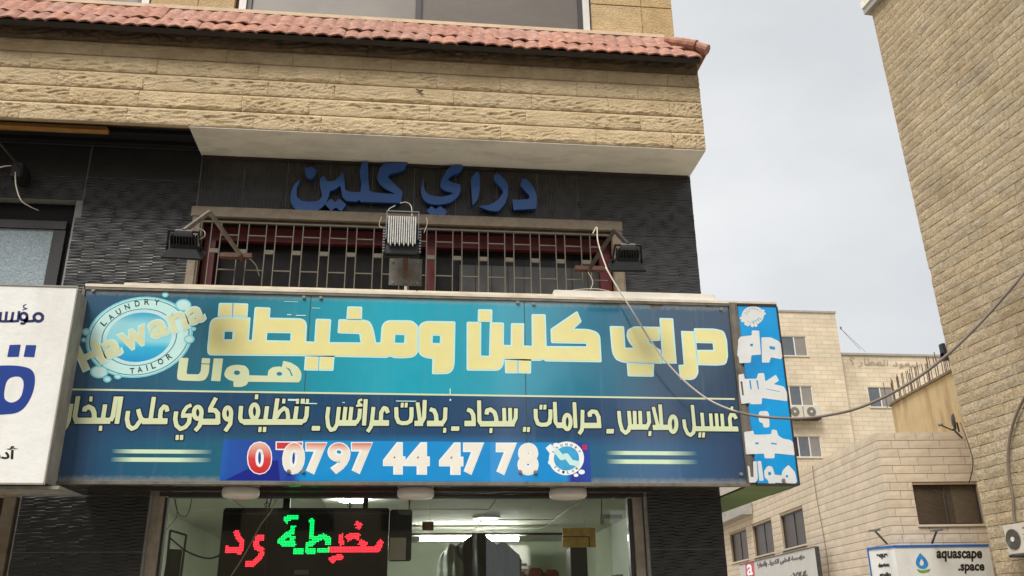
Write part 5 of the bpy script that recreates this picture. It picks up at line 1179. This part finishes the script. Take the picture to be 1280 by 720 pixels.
# ================================================================== STONE WALL BUILDER FOR THE NEIGHBOURS
def wall_frame(o, yawr):
    """matrix: local x along the wall, local -y out of the wall, z up"""
    return Matrix.Translation(o) @ Matrix.Rotation(yawr, 4, 'Z')
def proj(p):
    d = Vector(p)-EYE; z = d.dot(fwd)
    return (640+F*d.dot(RT)/z, 360-F*d.dot(UP)/z, z)
def rough_stone(w_, h_, d_, seed, m, amp, nx=4, nz_=2):
    rnd = random.Random(seed); bm = BM(); g = {}
    for i in range(nx+1):
        for j in range(nz_+1):
            e_ = i in (0, nx) or j in (0, nz_)
            g[i,j] = bm.verts.new(((i/nx-.5)*w_, 0 if e_ else -amp*rnd.uniform(.3,1.2), (j/nz_-.5)*h_))
    for i in range(nx):
        for j in range(nz_): bm.faces.new((g[i,j], g[i+1,j], g[i+1,j+1], g[i,j+1]))
    bdv = [g[i,0] for i in range(nx+1)]+[g[nx,j] for j in range(1,nz_+1)]+[g[i,nz_] for i in range(nx-1,-1,-1)]+[g[0,j] for j in range(nz_-1,0,-1)]
    bk = [bm.verts.new((v_.co.x, d_, v_.co.z)) for v_ in bdv]
    for k in range(len(bdv)): bm.faces.new((bdv[k], bk[k], bk[(k+1)%len(bdv)], bdv[(k+1)%len(bdv)]))
    bmesh.ops.recalc_face_normals(bm, faces=bm.faces); me = bpy.data.meshes.new('stone'); bm.to_mesh(me); bm.free(); me.materials.append(m); return me
def stone_wall(par, mtx, x0, x1, z0, z1, course, lens, m, amp=.02, openings=(), limit=280, d_=.03, gap=.012, wname='stone'):
    meshes = [rough_stone(1, 1, d_, s, m, amp) for s in range(6)]
    items = []; z = z0; r = 0
    while z < z1-.03:
        h = min(course, z1-z); x = x0-random.random()*lens[-1]; r += 1
        while x < x1:
            l = random.choice(lens); a, b = max(x, x0), min(x+l, x1); x += l
            if b-a < .05: continue
            segs = [(a, b)]
            for (ox0, ox1, oz0, oz1) in openings:
                if z+h <= oz0+.01 or z >= oz1-.01: continue
                ns = []
                for (p, q) in segs:
                    if q <= ox0 or p >= ox1: ns.append((p, q)); continue
                    if p < ox0-.03: ns.append((p, ox0))
                    if q > ox1+.03: ns.append((ox1, q))
                segs = ns
            for (p, q) in segs:
                if q-p > .04: items.append((p, q, z, z+h))
        z += h
    def key(it):
        c = mtx @ Vector(((it[0]+it[1])/2, 0, (it[2]+it[3])/2)); q = proj(c)
        return (0 if (-20 < q[0] < 1300 and -20 < q[1] < 740 and q[2] > 0) else 1e4)+q[2]
    items.sort(key=key)
    bm = BM()
    for k, (p, q, za, zb) in enumerate(items):
        L_ = Matrix.Translation(((p+q)/2, -.0, (za+zb)/2)) @ Matrix.Diagonal((q-p-gap, 1, zb-za-gap, 1))
        if k < limit: link('stone', random.choice(meshes), None, par, mtx @ L_)
        else:
            me = random.choice(meshes); n0 = len(bm.verts); bm.from_mesh(me); bm.verts.ensure_lookup_table()
            for v_ in bm.verts[n0:]: v_.co = (mtx @ L_) @ v_.co
    if len(items) > limit: obj('stone_courses', bm, m, par, kind='stuff')
    else: bm.free()

# ---- tall building on the right
TYaw = rad(-4.87); tdir = Vector((math.sin(TYaw), math.cos(TYaw), 0))
tfar = Vector((12.719, 19, 0))-tdir*.2143
TB = thing('tall_stone_building', 'tall rough tan stone building with a blank side wall at the right edge', 'building', (13.5, 15, 0))
# local x runs from the far corner towards the camera; outward normal is -y local = world -X side
mt = Matrix.Translation(tfar) @ Matrix.Rotation(math.atan2(-tdir.y, -tdir.x), 4, 'Z') @ Matrix(((1,0,-.0378,0),(0,1,0,0),(0,0,1,0),(0,0,0,1)))
TH = 17.75
def lbox(bm, mtx, *a, bev=0):
    n0 = len(bm.verts); box(bm, *a); bm.verts.ensure_lookup_table()
    for v_ in bm.verts[n0:]: v_.co = mtx @ v_.co
bm = BM(); lbox(bm, mt, .0, 14, .03, 9, 0, TH); obj('core_wall', bm, M['mort2'], TB)
# check outward side: -y local must face -X world
stone_wall(TB, mt, 0, 7.2, 1.5, TH, .25, (.5,.62,.75,.95), M['tall_stone'], amp=.02, limit=280, gap=.012)
bm = BM(); lbox(bm, mt, -.14, 14.1, -.14, 9, TH+.001, TH+.20); obj('cornice', bm, M['concrete'], TB)
bm = BM(); lbox(bm, mt, -.16, 14.1, -.18, 9, TH+.201, TH+.42); obj('parapet', bm, M['plaster'], TB)
# small rotten hole near the right edge
a = Vector((12.943, 16.9, 9.0))
# wall AC unit, lying on the tall wall
ac = thing('air_conditioner', 'large off white air conditioner hung on the tall stone wall at the right edge', 'air conditioner', (12.6, 18, 2.8))
ma = mt
def tl_(px, py):   # point of the picture on the tall wall -> local wall coordinates
    n = mt.to_3x3() @ Vector((0,1,0)); d = ray(px, py); t_ = ((tfar-EYE).dot(n))/d.dot(n); p = EYE+d*t_; return mt.inverted() @ p
a, b = tl_(1262, 690), tl_(1290, 650)
ax0 = tl_(1261, 675).x+.40; az0, az1 = tl_(1275, 695).z, tl_(1275, 657).z
# casing: long side parallel to the wall, front face looks towards the camera through its end grille
bm = BM(); lbox(bm, mt, ax0, ax0+.95, -.42, -.10, az0, az1); bmesh.ops.bevel(bm, geom=bm.edges[:], offset=.02, segments=2, affect='EDGES'); obj('casing', bm, M['acwhite'], ac)
c_ = mt @ Vector((ax0+.24, -.425, (az0+az1)/2)); nn = mt.to_3x3() @ Vector((0,-1,0)); bm = BM(); cyl(bm, c_, nn, .205, .02, 28); obj('fan_grille', bm, M['acgrille'], ac)
bm = BM(); cyl(bm, c_+nn*.015, nn, .05, .02, 16); obj('fan_hub', bm, M['lampwhite'], ac)
for k in range(6):
    bm = BM(); tube(bm, [c_+nn*.014+(mt.to_3x3()@Vector((math.cos(t)*(.06+.026*k), 0, math.sin(t)*(.06+.026*k)))) for t in [q*math.pi/12 for q in range(25)]], .004, 5, cap=False); obj('grille_ring', bm, M['alu_dark'], ac)
for k in range(4):
    bm = BM(); lbox(bm, mt, ax0+.52, ax0+.93, -.424, -.418, az0+.10+.09*k, az0+.112+.09*k); obj('louvre', bm, M['grey_metal'], ac)
bm = BM(); lbox(bm, mt, ax0+.56, ax0+.66, -.425, -.419, az1-.12, az1-.09); obj('maker_badge', bm, M['logo_red'], ac)
bm = BM(); lbox(bm, mt, ax0+.06, ax0+.12, -.44, 0, az0-.05, az0-.005); lbox(bm, mt, ax0+.80, ax0+.86, -.44, 0, az0-.05, az0-.005); lbox(bm, mt, ax0+.02, ax0+.94, -.44, -.40, az0-.048, az0-.008); obj('bracket', bm, M['black'], ac)
# wall cable down to the AC
def on_tall(px, py, off=.05): 
    n = mt.to_3x3() @ Vector((0,-1,0)); d = ray(px, py); o = tfar+n*off; t_ = ((o-EYE).dot(n))/d.dot(n); return EYE+d*t_
bm = BM(); tube(bm, spline([on_tall(x, y, .07) for x, y in ((1292,478),(1279,500),(1268,525),(1262,550),(1260,575),(1262,600),(1266,620),(1267,640),(1269,658))], 5), .03, 7); solo('wall_cable', bm, M['cable_dark'], 'thick brown cable dropping down the tall stone wall to the air conditioner', 'cable')
# bits at the far corner of the tall building
bm = BM(); tube(bm, spline([on_tall(x, y, .12) for x, y in ((1200,528),(1207,545),(1212,560),(1216,575),(1215,590),(1211,604))], 5), .012, 5); solo('corner_wire', bm, M['blackcable'], 'thin crooked black wire along the corner between the tall building and the low one', 'wire')
sd_ = thing('satellite_dish', 'small dark satellite dish seen edge on above the low stone building', 'satellite dish', onY(1193, 541, 20.5))
bm = BM(); c_ = onY(1191.5, 527, 20.5)
rings = []
for rr, off in ((.01,.05),(.09,.04),(.15,.01),(.18,-.02)): rings.append([bm.verts.new(c_+Vector((-off*1+.12*.0, 0, 0))+Vector((.45*math.cos(t)*rr, .89*math.cos(t)*rr, math.sin(t)*rr*1.15))) for t in [2*math.pi*k/20 for k in range(20)]])
for u1, v1 in zip(rings, rings[1:]):
    for k in range(20): bm.faces.new((u1[k], u1[(k+1)%20], v1[(k+1)%20], v1[k]))
r = bmesh.ops.extrude_face_region(bm, geom=list(bm.faces)); [setattr(v_, 'co', v_.co+Vector((.02,0,0))) for v_ in r['geom'] if isinstance(v_, bmesh.types.BMVert)]
bmesh.ops.recalc_face_normals(bm, faces=bm.faces); obj('dish', bm, M['alu_dark'], sd_)
bm = BM(); bar(bm, onY(1191,538,20.5), onY(1175,531,20.4), .025); bar(bm, onY(1191,536,20.5), onY(1203,548,20.5), .035); bar(bm, onY(1196,528,20.5), onY(1199,540,20.5), .03); obj('feed_arm', bm, M['alu_dark'], sd_)
bm = BM(); cyl(bm, onY(1175.5,531,20.4), (1,0,.3), .035, .1, 8); obj('receiver', bm, M['grey_metal'], sd_)
# ---- low building
LYaw = rad(5.04); ld_ = Vector((math.sin(LYaw), math.cos(LYaw), 0)); lr_ = Vector((math.cos(LYaw), -math.sin(LYaw), 0))
corner = Vector((13.311, 24, 0)); LH = 6.655
LBd = thing('low_stone_building', 'two storey pale dressed stone building behind the signs, dark windows on both faces', 'building', (16, 28, 0))
# left face: local x from far end to corner so that -y points to -X
flen = 19.5
ml = Matrix.Translation(corner+ld_*flen) @ Matrix.Rotation(math.atan2(-ld_.y, -ld_.x), 4, 'Z')
mr_ = Matrix.Translation(corner) @ Matrix.Rotation(math.atan2(lr_.y, lr_.x), 4, 'Z')
def lowL(px, py):
    n = ml.to_3x3() @ Vector((0,1,0)); d = ray(px, py); t_ = ((corner-EYE).dot(n))/d.dot(n); return ml.inverted() @ (EYE+d*t_)
def lowR(px, py):
    n = mr_.to_3x3() @ Vector((0,1,0)); d = ray(px, py); t_ = ((corner-EYE).dot(n))/d.dot(n); return mr_.inverted() @ (EYE+d*t_)
opL = []
for (xa, xb, yt, yb) in ((913,934,661,694),(941,966,650,690),(976,1006,639,681)):
    a, b = lowL(xa, (yt+yb)/2), lowL(xb, (yt+yb)/2); opL.append((a.x, b.x, 4.15, 5.38))
a, b = lowR(1143, 620), lowR(1222, 620); opR = [(a.x, b.x+.05, 4.07, 5.17)]
bm = BM(); lbox(bm, ml, 0, flen-.03, .13, .4, 0, LH-.01); lbox(bm, mr_, .05, 5, .13, .4, 0, LH-.01); lbox(bm, mr_, .3, 6, .4, 17, LH-.3, LH-.05)
def holes_wall(bm, mtx, x0, x1, z0, z1, ops, y0=.022, y1=.129):
    ops = sorted(ops); x = x0
    for (a, b, c, d) in ops:
        lbox(bm, mtx, x, a, y0, y1, z0, z1); lbox(bm, mtx, a, b, y0, y1, z0, c); lbox(bm, mtx, a, b, y0, y1, d, z1); x = b
    lbox(bm, mtx, x, x1, y0, y1, z0, z1)
holes_wall(bm, ml, 0, flen-.03, 0, LH-.01, opL); holes_wall(bm, mr_, .03, 5, 0, LH-.01, opR)
obj('core_wall', bm, M['mort3'], LBd)
stone_wall(LBd, ml, 0, flen, 2.4, LH, .2365, (.45,.55,.62,.7), M['far_stone'], amp=.006, openings=opL, limit=205, gap=.014)
stone_wall(LBd, mr_, 0, 4.2, 2.4, LH, .2365, (.5,.62,.75,.9), M['far_stone'], amp=.006, openings=opR, limit=90, gap=.014)
def far_window(mtx, op, par, mull=1, glass='dark_glass', frame='alu', y=.05, sill=True, label=None):
    x0, x1, z0, z1 = op; f = .045
    bm = BM()
    for (a, b, c, d) in ((x0, x0+f, z0, z1), (x1-f, x1, z0, z1), (x0+f, x1-f, z1-f, z1), (x0+f, x1-f, z0, z0+f)): lbox(bm, mtx, a, b, y, y+.06, c, d)
    for k in range(1, mull+1): xm = x0+(x1-x0)*k/(mull+1); lbox(bm, mtx, xm-.03, xm+.03, y+.005, y+.06, z0+f, z1-f)
    w_ = obj('window', bm, M[frame], par, label=label)
    for k in range(mull+1):
        a = x0+(x1-x0)*k/(mull+1)+.035; b = x0+(x1-x0)*(k+1)/(mull+1)-.035; bm = BM(); lbox(bm, mtx, a, b, y+.03, y+.04, z0+f, z1-f); obj('pane', bm, M[glass] if isinstance(glass, str) else M[glass[k % len(glass)]], w_)
    if sill: bm = BM(); lbox(bm, mtx, x0-.05, x1+.05, -.05, y-.002, z0-.06, z0-.003); obj('sill', bm, M['far_stone'], w_)
    return w_
for o_ in opL: far_window(ml, o_, LBd, 1, 'brownpane', 'alu_dark', y=.09)
far_window(mr_, opR[0], LBd, 1, 'brownpane', 'alu_dark', y=.10, label='wide dark sliding window on the right face')
bm = BM(); a, b = lowL(906,640), lowL(938,632); lbox(bm, ml, a.x-.6, b.x+.3, -.5, -.03, 5.85, 6.35); obj('shutter_box', bm, M['concrete'], LBd, label='grey shutter box high on the left face')
bm = BM(); tube(bm, [(corner+ld_*5.2+Vector((-.03,0,z)))+ld_*(.12*math.sin(z*1.3)) for z in [2.6+.2*k for k in range(21)]], .012, 5); obj('wall_wire', bm, M['cable_dark'], LBd)
# ---- aquascape light box
AQ = thing('corner_light_box', 'white corner light box sign with blue top trim and black lettering aquascape .space', 'shop sign', (14, 23.5, 2))
def aq_m(off): return Matrix.Translation(corner-lr_*0-ld_*off) @ Matrix.Rotation(math.atan2(lr_.y, lr_.x), 4, 'Z')
mq = aq_m(.5)
def aq(px, py):
    n = mq.to_3x3() @ Vector((0,1,0)); o = mq.translation; d = ray(px, py); t_ = ((o-EYE).dot(n))/d.dot(n); return mq.inverted() @ (EYE+d*t_)
q0, q1 = aq(1118, 683), aq(1236, 683); qz = q0.z
bm = BM(); lbox(bm, mq, q0.x, q1.x, 0, .45, qz-2.0, qz-.03); obj('front_face', bm, M['sign_white'], AQ)
# angled left end
n0 = mq @ Vector((q0.x, 0, 0)); s_end = aq(1096, 686); e0 = mq @ Vector((q0.x-.42, .75, 0))
bm = BM()
vv = [(n0.x-.003, n0.y), (e0.x, e0.y), (e0.x+.10, e0.y+.05), (n0.x+.1-.103, n0.y+.12)]
A_ = [bm.verts.new((x, y, qz-2.0)) for x, y in vv]; B_ = [bm.verts.new((x, y, qz-.03)) for x, y in vv]; bm.faces.new(A_); bm.faces.new(B_)
for k in range(4): bm.faces.new((A_[k], A_[(k+1)%4], B_[(k+1)%4], B_[k]))
bmesh.ops.recalc_face_normals(bm, faces=bm.faces); obj('end_face', bm, M['sign_white'], AQ)
bm = BM(); lbox(bm, mq, q0.x, q1.x, -.02, .46, qz-.029, qz+.03); bar(bm, (n0.x-.002, n0.y, qz), (e0.x, e0.y, qz), .05, .06); bar(bm, (e0.x-.012, e0.y, qz-2), (e0.x-.012, e0.y, qz+.02), .03, .03); obj('blue_trim', bm, M['trim_blue'], AQ)
def aqtext(t, x0, x1, y0, y1, bold, m, nm):
    mm = Mesh3(); q = [mq @ (aq(x0, y1)+Vector((0,-.006,0))), mq @ (aq(x1, y1)+Vector((0,-.006,0))), mq @ (aq(x1, y0)+Vector((0,-.006,0))), mq @ (aq(x0, y0)+Vector((0,-.006,0)))]
    mm.add(fit_text(t, bold, q)); mm.build(nm, m, AQ)
aqtext('aquascape', 1170.5, 1227.5, 688.5, 702, .035, M['text_black'], 'lettering'); aqtext('.space', 1197.5, 1230.5, 705, 717, .035, M['text_black'], 'lettering')
def aqflat(shapes, m, nm, dy):
    V, Fc = march(shapes, [0], .006)[0]; mm = Mesh3(); mm.add(([mq @ Vector((x, dy, z)) for x, z in V], Fc)); mm.build(nm, m, AQ)
fq = lambda p: (lambda q: (q.x, q.z))(aq(*p))
aqflat([('P', [fq(p) for p in fillet([(1150,691,1),(1158,699,4),(1161,706,3),(1157,711,3),(1150,711,3),(1144.5,706,3),(1145,699,4)])], False), ('P', [fq(p) for p in fillet([(1151.5,698,1),(1155,703,2),(1154,707,1.5),(1150,707,1.5),(1149,703,2)])], True)], M['drop_blue'], 'drop_emblem', -.006)
aqflat([('P', [fq(p) for p in fillet([(1146,711,1),(1151,713,3),(1156,712.5,3),(1163,711,1),(1161,715,2),(1153,716.5,3),(1148,715,2)])], False)], M['leaf_green'], 'leaf_emblem', -.007)
me_dir = (Vector((e0.x, e0.y, 0))-Vector((n0.x, n0.y, 0)))
mm = Mesh3(); nrm_ = Vector((me_dir.y, -me_dir.x, 0)).normalized()
if nrm_.y > 0: nrm_ = -nrm_
for k, (t_, yy) in enumerate((('aqua',.24),('design',.48),('studio',.72))):
    l_ = Vector((e0.x, e0.y, 0))-me_dir*.30; r_ = Vector((e0.x, e0.y, 0))-me_dir*.72
    z0_ = qz-yy-.06; mm.add(fit_text(t_, .06, [l_+nrm_*.012+Vector((0,0,z0_)), r_+nrm_*.012+Vector((0,0,z0_)), r_+nrm_*.012+Vector((0,0,z0_+.14)), l_+nrm_*.012+Vector((0,0,z0_+.14))]))
mm.build('lettering', M['text_black'], AQ)
for (xa, ya, xb, yb), lb in (((1109,680,1093,663), 'left'), ((1165,679,1171,663), 'right')):
    d_off = 0.1; a_ = onY(xa, ya, 23.6); b_ = onY(xb, yb, 22.9); t = thing('sign_lamp', 'thin arm lamp leaning over the %s of the white corner light box' % ('left end' if lb == 'left' else 'middle'), 'sign lamp', a_, 'arm lamps of the corner light box')
    bm = BM(); bar(bm, a_, b_, .04); obj('arm', bm, M['alu_dark'], t); bm = BM(); obox(bm, b_, (1,0,.1), (0,1,0), (0,0,1), .14, .07, .025); obj('lamp_head', bm, M['grey_metal'], t)
# ---- grey Arabic sign on left face
GS = thing('grey_shop_sign', 'pale grey sign board with dark Arabic text and a red emblem under small windows', 'shop sign', (13.8, 33, 3))
mg = Matrix.Translation((ml @ Vector((0, -.55, 0)))) @ Matrix.Rotation(math.atan2(-ld_.y, -ld_.x), 4, 'Z')
def gs(px, py):
    n = mg.to_3x3() @ Vector((0,1,0)); o = mg.translation; d = ray(px, py); t_ = ((o-EYE).dot(n))/d.dot(n); return mg.inverted() @ (EYE+d*t_)
a, b = gs(924, 705), gs(1019, 686); gz = (a.z+b.z)/2
bm = BM(); lbox(bm, mg, a.x, b.x, 0, .12, gz-2.2, gz); 
obj('face', bm, M['sign_grey'], GS)
bm = BM(); lbox(bm, mg, b.x+.002, b.x+.03, -.02, .12, gz-2.2, gz+.02); lbox(bm, mg, a.x, b.x, -.02, .0-.002+.01, gz+.001, gz+.03); obj('edge', bm, M['alu_dark'], GS)
def gtext(t, quad, bold, m, nm='lettering'):
    mm = Mesh3(); q = [mg @ (gs(*p)+Vector((0,-.01,0))) for p in quad]; mm.add(fit_text(t, bold, q)); mm.build(nm, m, GS)
gtext(shape_arabic('مؤسسة الحلبي للكهرباء والنجارة'), ((946.5,712.5),(1006,700.5),(1006,692.5),(946.5,702.5)), .045, M['text_black'])
gtext('٠٧٤٤', ((988,724),(1010,719.5),(1010,712.5),(988,716.5)), .04, M['text_black'])
mm = Mesh3(); q = [mg @ (gs(*p)+Vector((0,-.008,0))) for p in ((933,722),(943.5,720),(942,701),(931.5,703))]; mm.add((q, [(0,1,2,3)])); mm.build('emblem', M['logo_red'], GS)
gtext('a', ((934.5,720),(941.5,718.5),(940.5,704.5),(933.5,706)), .02, M['white_print'], 'emblem_letter')
# ---- plaster building with rebars
PB = thing('plaster_building', 'unfinished tan plastered wall with rusty rebars standing on top, behind the low stone building', 'building', (19, 30, 0))
mpd = ld_; pt0 = Vector((17.877, 27, 0)); far_ = pt0+mpd*5.03; PH = 9.31
bm = BM(); path = [pt0-mpd*4.5, pt0, far_-mpd*.7, far_-mpd*.25+lr_*.12, far_+lr_*.45, far_+mpd*.1+lr_*1.2, far_+mpd*.1+lr_*8]
lo = [bm.verts.new((p.x, p.y, 0)) for p in path]; hi = [bm.verts.new((p.x, p.y, PH)) for p in path]
in_ = [p+lr_*.35 if k < 4 else p-mpd*.35 for k, p in enumerate(path)]
hi2 = [bm.verts.new((p.x, p.y, PH)) for p in in_]; lo2 = [bm.verts.new((p.x, p.y, 0)) for p in in_]
for k in range(len(path)-1):
    bm.faces.new((lo[k], lo[k+1], hi[k+1], hi[k])); bm.faces.new((hi[k], hi[k+1], hi2[k+1], hi2[k])); bm.faces.new((hi2[k], hi2[k+1], lo2[k+1], lo2[k]))
bmesh.ops.recalc_face_normals(bm, faces=bm.faces); obj('wall', bm, M['tanplaster'], PB)
bm = BM(); 
for k in range(3): bar(bm, (path[k].x-.02, path[k].y, PH+.02), (path[k+1].x-.02, path[k+1].y, PH+.02), .12, .08)
obj('coping', bm, mat('soot_stained_concrete', srgb(118,104,84), .95, .35, 3, .3, 20), PB)
rb = None
for k in range(36):
    p = far_-mpd*(.05+k*.158)+lr_*random.uniform(.05,.3); h = random.uniform(.85,1.1)
    if rb is None: bm = BM(); tube(bm, [(0,0,0),(0,0,1)], .016, 5); o = obj('rebar', bm, M['rebar'], PB, mtx=Matrix.Translation((p.x, p.y, PH)) ); rb = o.data
    else: link('rebar', rb, None, PB, Matrix.Translation((p.x, p.y, PH)) @ Matrix.Rotation(random.uniform(-.03,.03), 4, 'Y') @ Matrix.Diagonal((1,1,h,1)))
bm = BM(); c_ = onY(1187, 458, 25.5); 
for dx in (-.12, .12): box(bm, c_.x+dx-.05, c_.x+dx+.05, 25.4, 25.6, PH+.0, PH+.55)
box(bm, c_.x-.17, c_.x+.17, 25.42, 25.58, PH+.02, PH+.25); obj('steel_bracket', bm, M['black'], PB)
# ---- far building
FB = thing('far_apartment_building', 'four storey pale limestone apartment block in the distance with sliding windows', 'building', (24, 47, 0))
FY = 45.0
fx1_ = 23.66
bm = BM(); box(bm, 14, fx1_, FY+.14, FY+10, 0, 17.86); box(bm, fx1_, 40, FY+.45, FY+10, 0, 15.5); obj('core_wall', bm, M['far_stone2'], FB)
mf = Matrix.Translation((0, FY, 0))
wins = [(19.6,21.75,15.30,16.45),(19.75,21.70,12.50,13.62),(19.9,21.78,9.72,10.85)]
wr = [(25.05,26.50,12.55,13.70)]
bm = BM(); holes_wall(bm, mf, 14, fx1_, 0, 17.86, []) if False else None
# facade slab cut in columns round the stacked windows
def facade(bm, mtx, x0, x1, z0, z1, ops, y0, y1):
    xa, xb = min(o[0] for o in ops), max(o[1] for o in ops); lbox(bm, mtx, x0, xa, y0, y1, z0, z1); lbox(bm, mtx, xb, x1, y0, y1, z0, z1)
    z = z0
    for (a, b, c, d) in sorted(ops, key=lambda o: o[2]):
        lbox(bm, mtx, xa, xb, y0, y1, z, c); 
        if a > xa: lbox(bm, mtx, xa, a, y0, y1, c, d)
        if b < xb: lbox(bm, mtx, b, xb, y0, y1, c, d)
        z = d
    lbox(bm, mtx, xa, xb, y0, y1, z, z1)
M['coursed'] = bpy.data.materials.new('coursed_far_stone'); m = M['coursed']; m.use_nodes = True
nt = m.node_tree; N = nt.nodes; L = nt.links; b_ = N['Principled BSDF']; b_.inputs['Roughness'].default_value = .9
g_ = N.new('ShaderNodeNewGeometry'); sp_ = N.new('ShaderNodeSeparateXYZ'); cb_ = N.new('ShaderNodeCombineXYZ'); L.new(g_.outputs['Position'], sp_.inputs[0]); L.new(sp_.outputs[0], cb_.inputs[0]); L.new(sp_.outputs[2], cb_.inputs[1])
br = N.new('ShaderNodeTexBrick'); br.inputs['Scale'].default_value = 1; br.inputs['Mortar Size'].default_value = .018; br.inputs['Mortar Smooth'].default_value = .4; br.inputs['Brick Width'].default_value = .72; br.inputs['Row Height'].default_value = .25; br.inputs['Bias'].default_value = 0
br.inputs['Color1'].default_value = (*srgb(206,192,168), 1); br.inputs['Color2'].default_value = (*srgb(196,180,154), 1); br.inputs['Mortar'].default_value = (*srgb(176,160,134), 1); L.new(cb_.outputs[0], br.inputs[0])
n_ = N.new('ShaderNodeTexNoise'); n_.inputs['Scale'].default_value = .7; n_.inputs['Detail'].default_value = 7; L.new(g_.outputs['Position'], n_.inputs[0]); mr_n = N.new('ShaderNodeMapRange'); mr_n.inputs[1].default_value = .3; mr_n.inputs[2].default_value = .7; mr_n.inputs[3].default_value = .8; mr_n.inputs[4].default_value = 1.12; L.new(n_.outputs[0], mr_n.inputs[0])
h_ = N.new('ShaderNodeHueSaturation'); L.new(br.outputs['Color'], h_.inputs['Color']); L.new(mr_n.outputs[0], h_.inputs['Value']); L.new(h_.outputs[0], b_.inputs['Base Color'])
bm = BM(); facade(bm, mf, 14, fx1_, 0, 17.86, wins, 0, .139); obj('facade', bm, M['coursed'], FB)
mf2 = Matrix.Translation((0, FY+.3, 0)); bm = BM(); facade(bm, mf2, fx1_+.002, 40, 0, 15.5, wr, 0, .149); obj('facade', bm, M['coursed'], FB)
for o_ in wins: far_window(mf, o_, FB, 2, ('dark_glass','paneglass','curtain'), 'white_pvc', y=.03)
far_window(mf2, wr[0], FB, 1, ('paneglass','curtain'), 'white_pvc', y=.03)
bm = BM(); box(bm, 14, fx1_+.05, FY-.05, FY+.3, 17.861, 17.97); box(bm, fx1_+.051, 40, FY+.22, FY+.6, 15.501, 15.62); obj('coping', bm, M['concrete'], FB)
bm = BM(); tube(bm, [(fx1_+.12, FY+.28, z) for z in (0, 15.4)], .03, 6); obj('downpipe', bm, M['beige_metal'], FB)
mm = Mesh3(); mm.add(fit_text(shape_arabic('سعود العطار ؟'), .0, [onY(1062,458,FY+.27), onY(1150,461,FY+.27), onY(1150,452,FY+.27), onY(1062,446,FY+.27)])); mm.build('worn_lettering', mat('worn_dark_paint', srgb(150,136,116), .9, .4, 6), FB, kind='stuff')
for k, (xa, xb) in enumerate(((987,1003),(1006,1026))):
    a, b = onY(xa, 522, 44.5), onY(xb, 507, 44.5)
    t = thing('air_conditioner', ('partly hidden ' if k == 0 else '')+('air conditioner under the middle window of the far block, %s of the pair' % ('left' if k == 0 else 'right')), 'air conditioner', (a.x, 44.6, a.z), 'air conditioners under the far window')
    bm = BM(); box(bm, a.x, b.x, 44.5, 44.95, a.z, b.z, .02); obj('casing', bm, M['acwhite'], t)
    c_ = Vector((a.x+(b.x-a.x)*.42, 44.49, (a.z+b.z)/2)); bm = BM(); cyl(bm, c_, (0,1,0), .25, .02, 20); obj('fan_grille', bm, M['acgrille'], t); bm = BM(); cyl(bm, c_+Vector((0,-.015,0)), (0,1,0), .06, .02, 10); obj('fan_hub', bm, M['lampwhite'], t)
    bm = BM(); box(bm, a.x+.05, b.x-.05, 44.5, 44.98, a.z-.06, a.z-.005); obj('bracket', bm, M['black'], t)
bm = BM(); tube(bm, [onY(1051, 411, 46), onY(1075, 437, 46)], .012, 4); tube(bm, [onY(1051, 411, 46), onY(1082, 440, 46)], .012, 4); cyl(bm, onY(1051, 410, 46), (0,0,1), .05, .15, 6); solo('roof_stay_wire', bm, M['cable_dark'], 'thin stay wires slanting over the roof of the far block', 'wire')

# ================================================================== OPPOSITE SIDE OF THE STREET (seen in the sign's gloss)
def opp(x0, x1, y0, h, label, m, floors):
    t = thing('opposite_building', label, 'building', ((x0+x1)/2, y0-5, 0))
    bm = BM(); box(bm, x0, x1, y0-10, y0, 0, h); obj('wall', bm, m, t)
    for fl in range(floors):
        x = x0+.9
        while x < x1-1.6:
            bm = BM(); box(bm, x, x+1.3, y0, y0+.04, 1.2+fl*3.1, 2.6+fl*3.1); obj('window', bm, M['dark_glass'], t); x += 2.7
    bm = BM(); box(bm, x0-.1, x1+.1, y0-10, y0+.15, h, h+.25); obj('parapet', bm, M['concrete'], t); return t
opp(-26, 2.35, -12, 13.5, 'four storey stone building across the street behind the viewer', M['street_wall'], 4)
opp(4.6, 6.25, -12.2, 8.6, 'narrow stair tower across the street behind the viewer', M['street_wall'], 2)
opp(11.5, 30, -13, 10.5, 'lower stone building across the street to the right behind the viewer', M['street_wall'], 3)
tk = thing('roof_tank', 'water tank on a tall stand beside the tower across the street', 'water tank', (5.5, -12.6, 8.8))
bm = BM(); box(bm, 5.1, 6.2, -13.2, -12.2, 9.9, 10.95, .03); obj('tank', bm, M['alu_dark'], tk)
bm = BM()
for x, y in ((5.15,-13.1),(6.1,-13.1),(5.15,-12.3),(6.1,-12.3)): bar(bm, (x, y, 8.85), (x, y, 9.9), .06)
obj('stand', bm, M['rust'], tk)
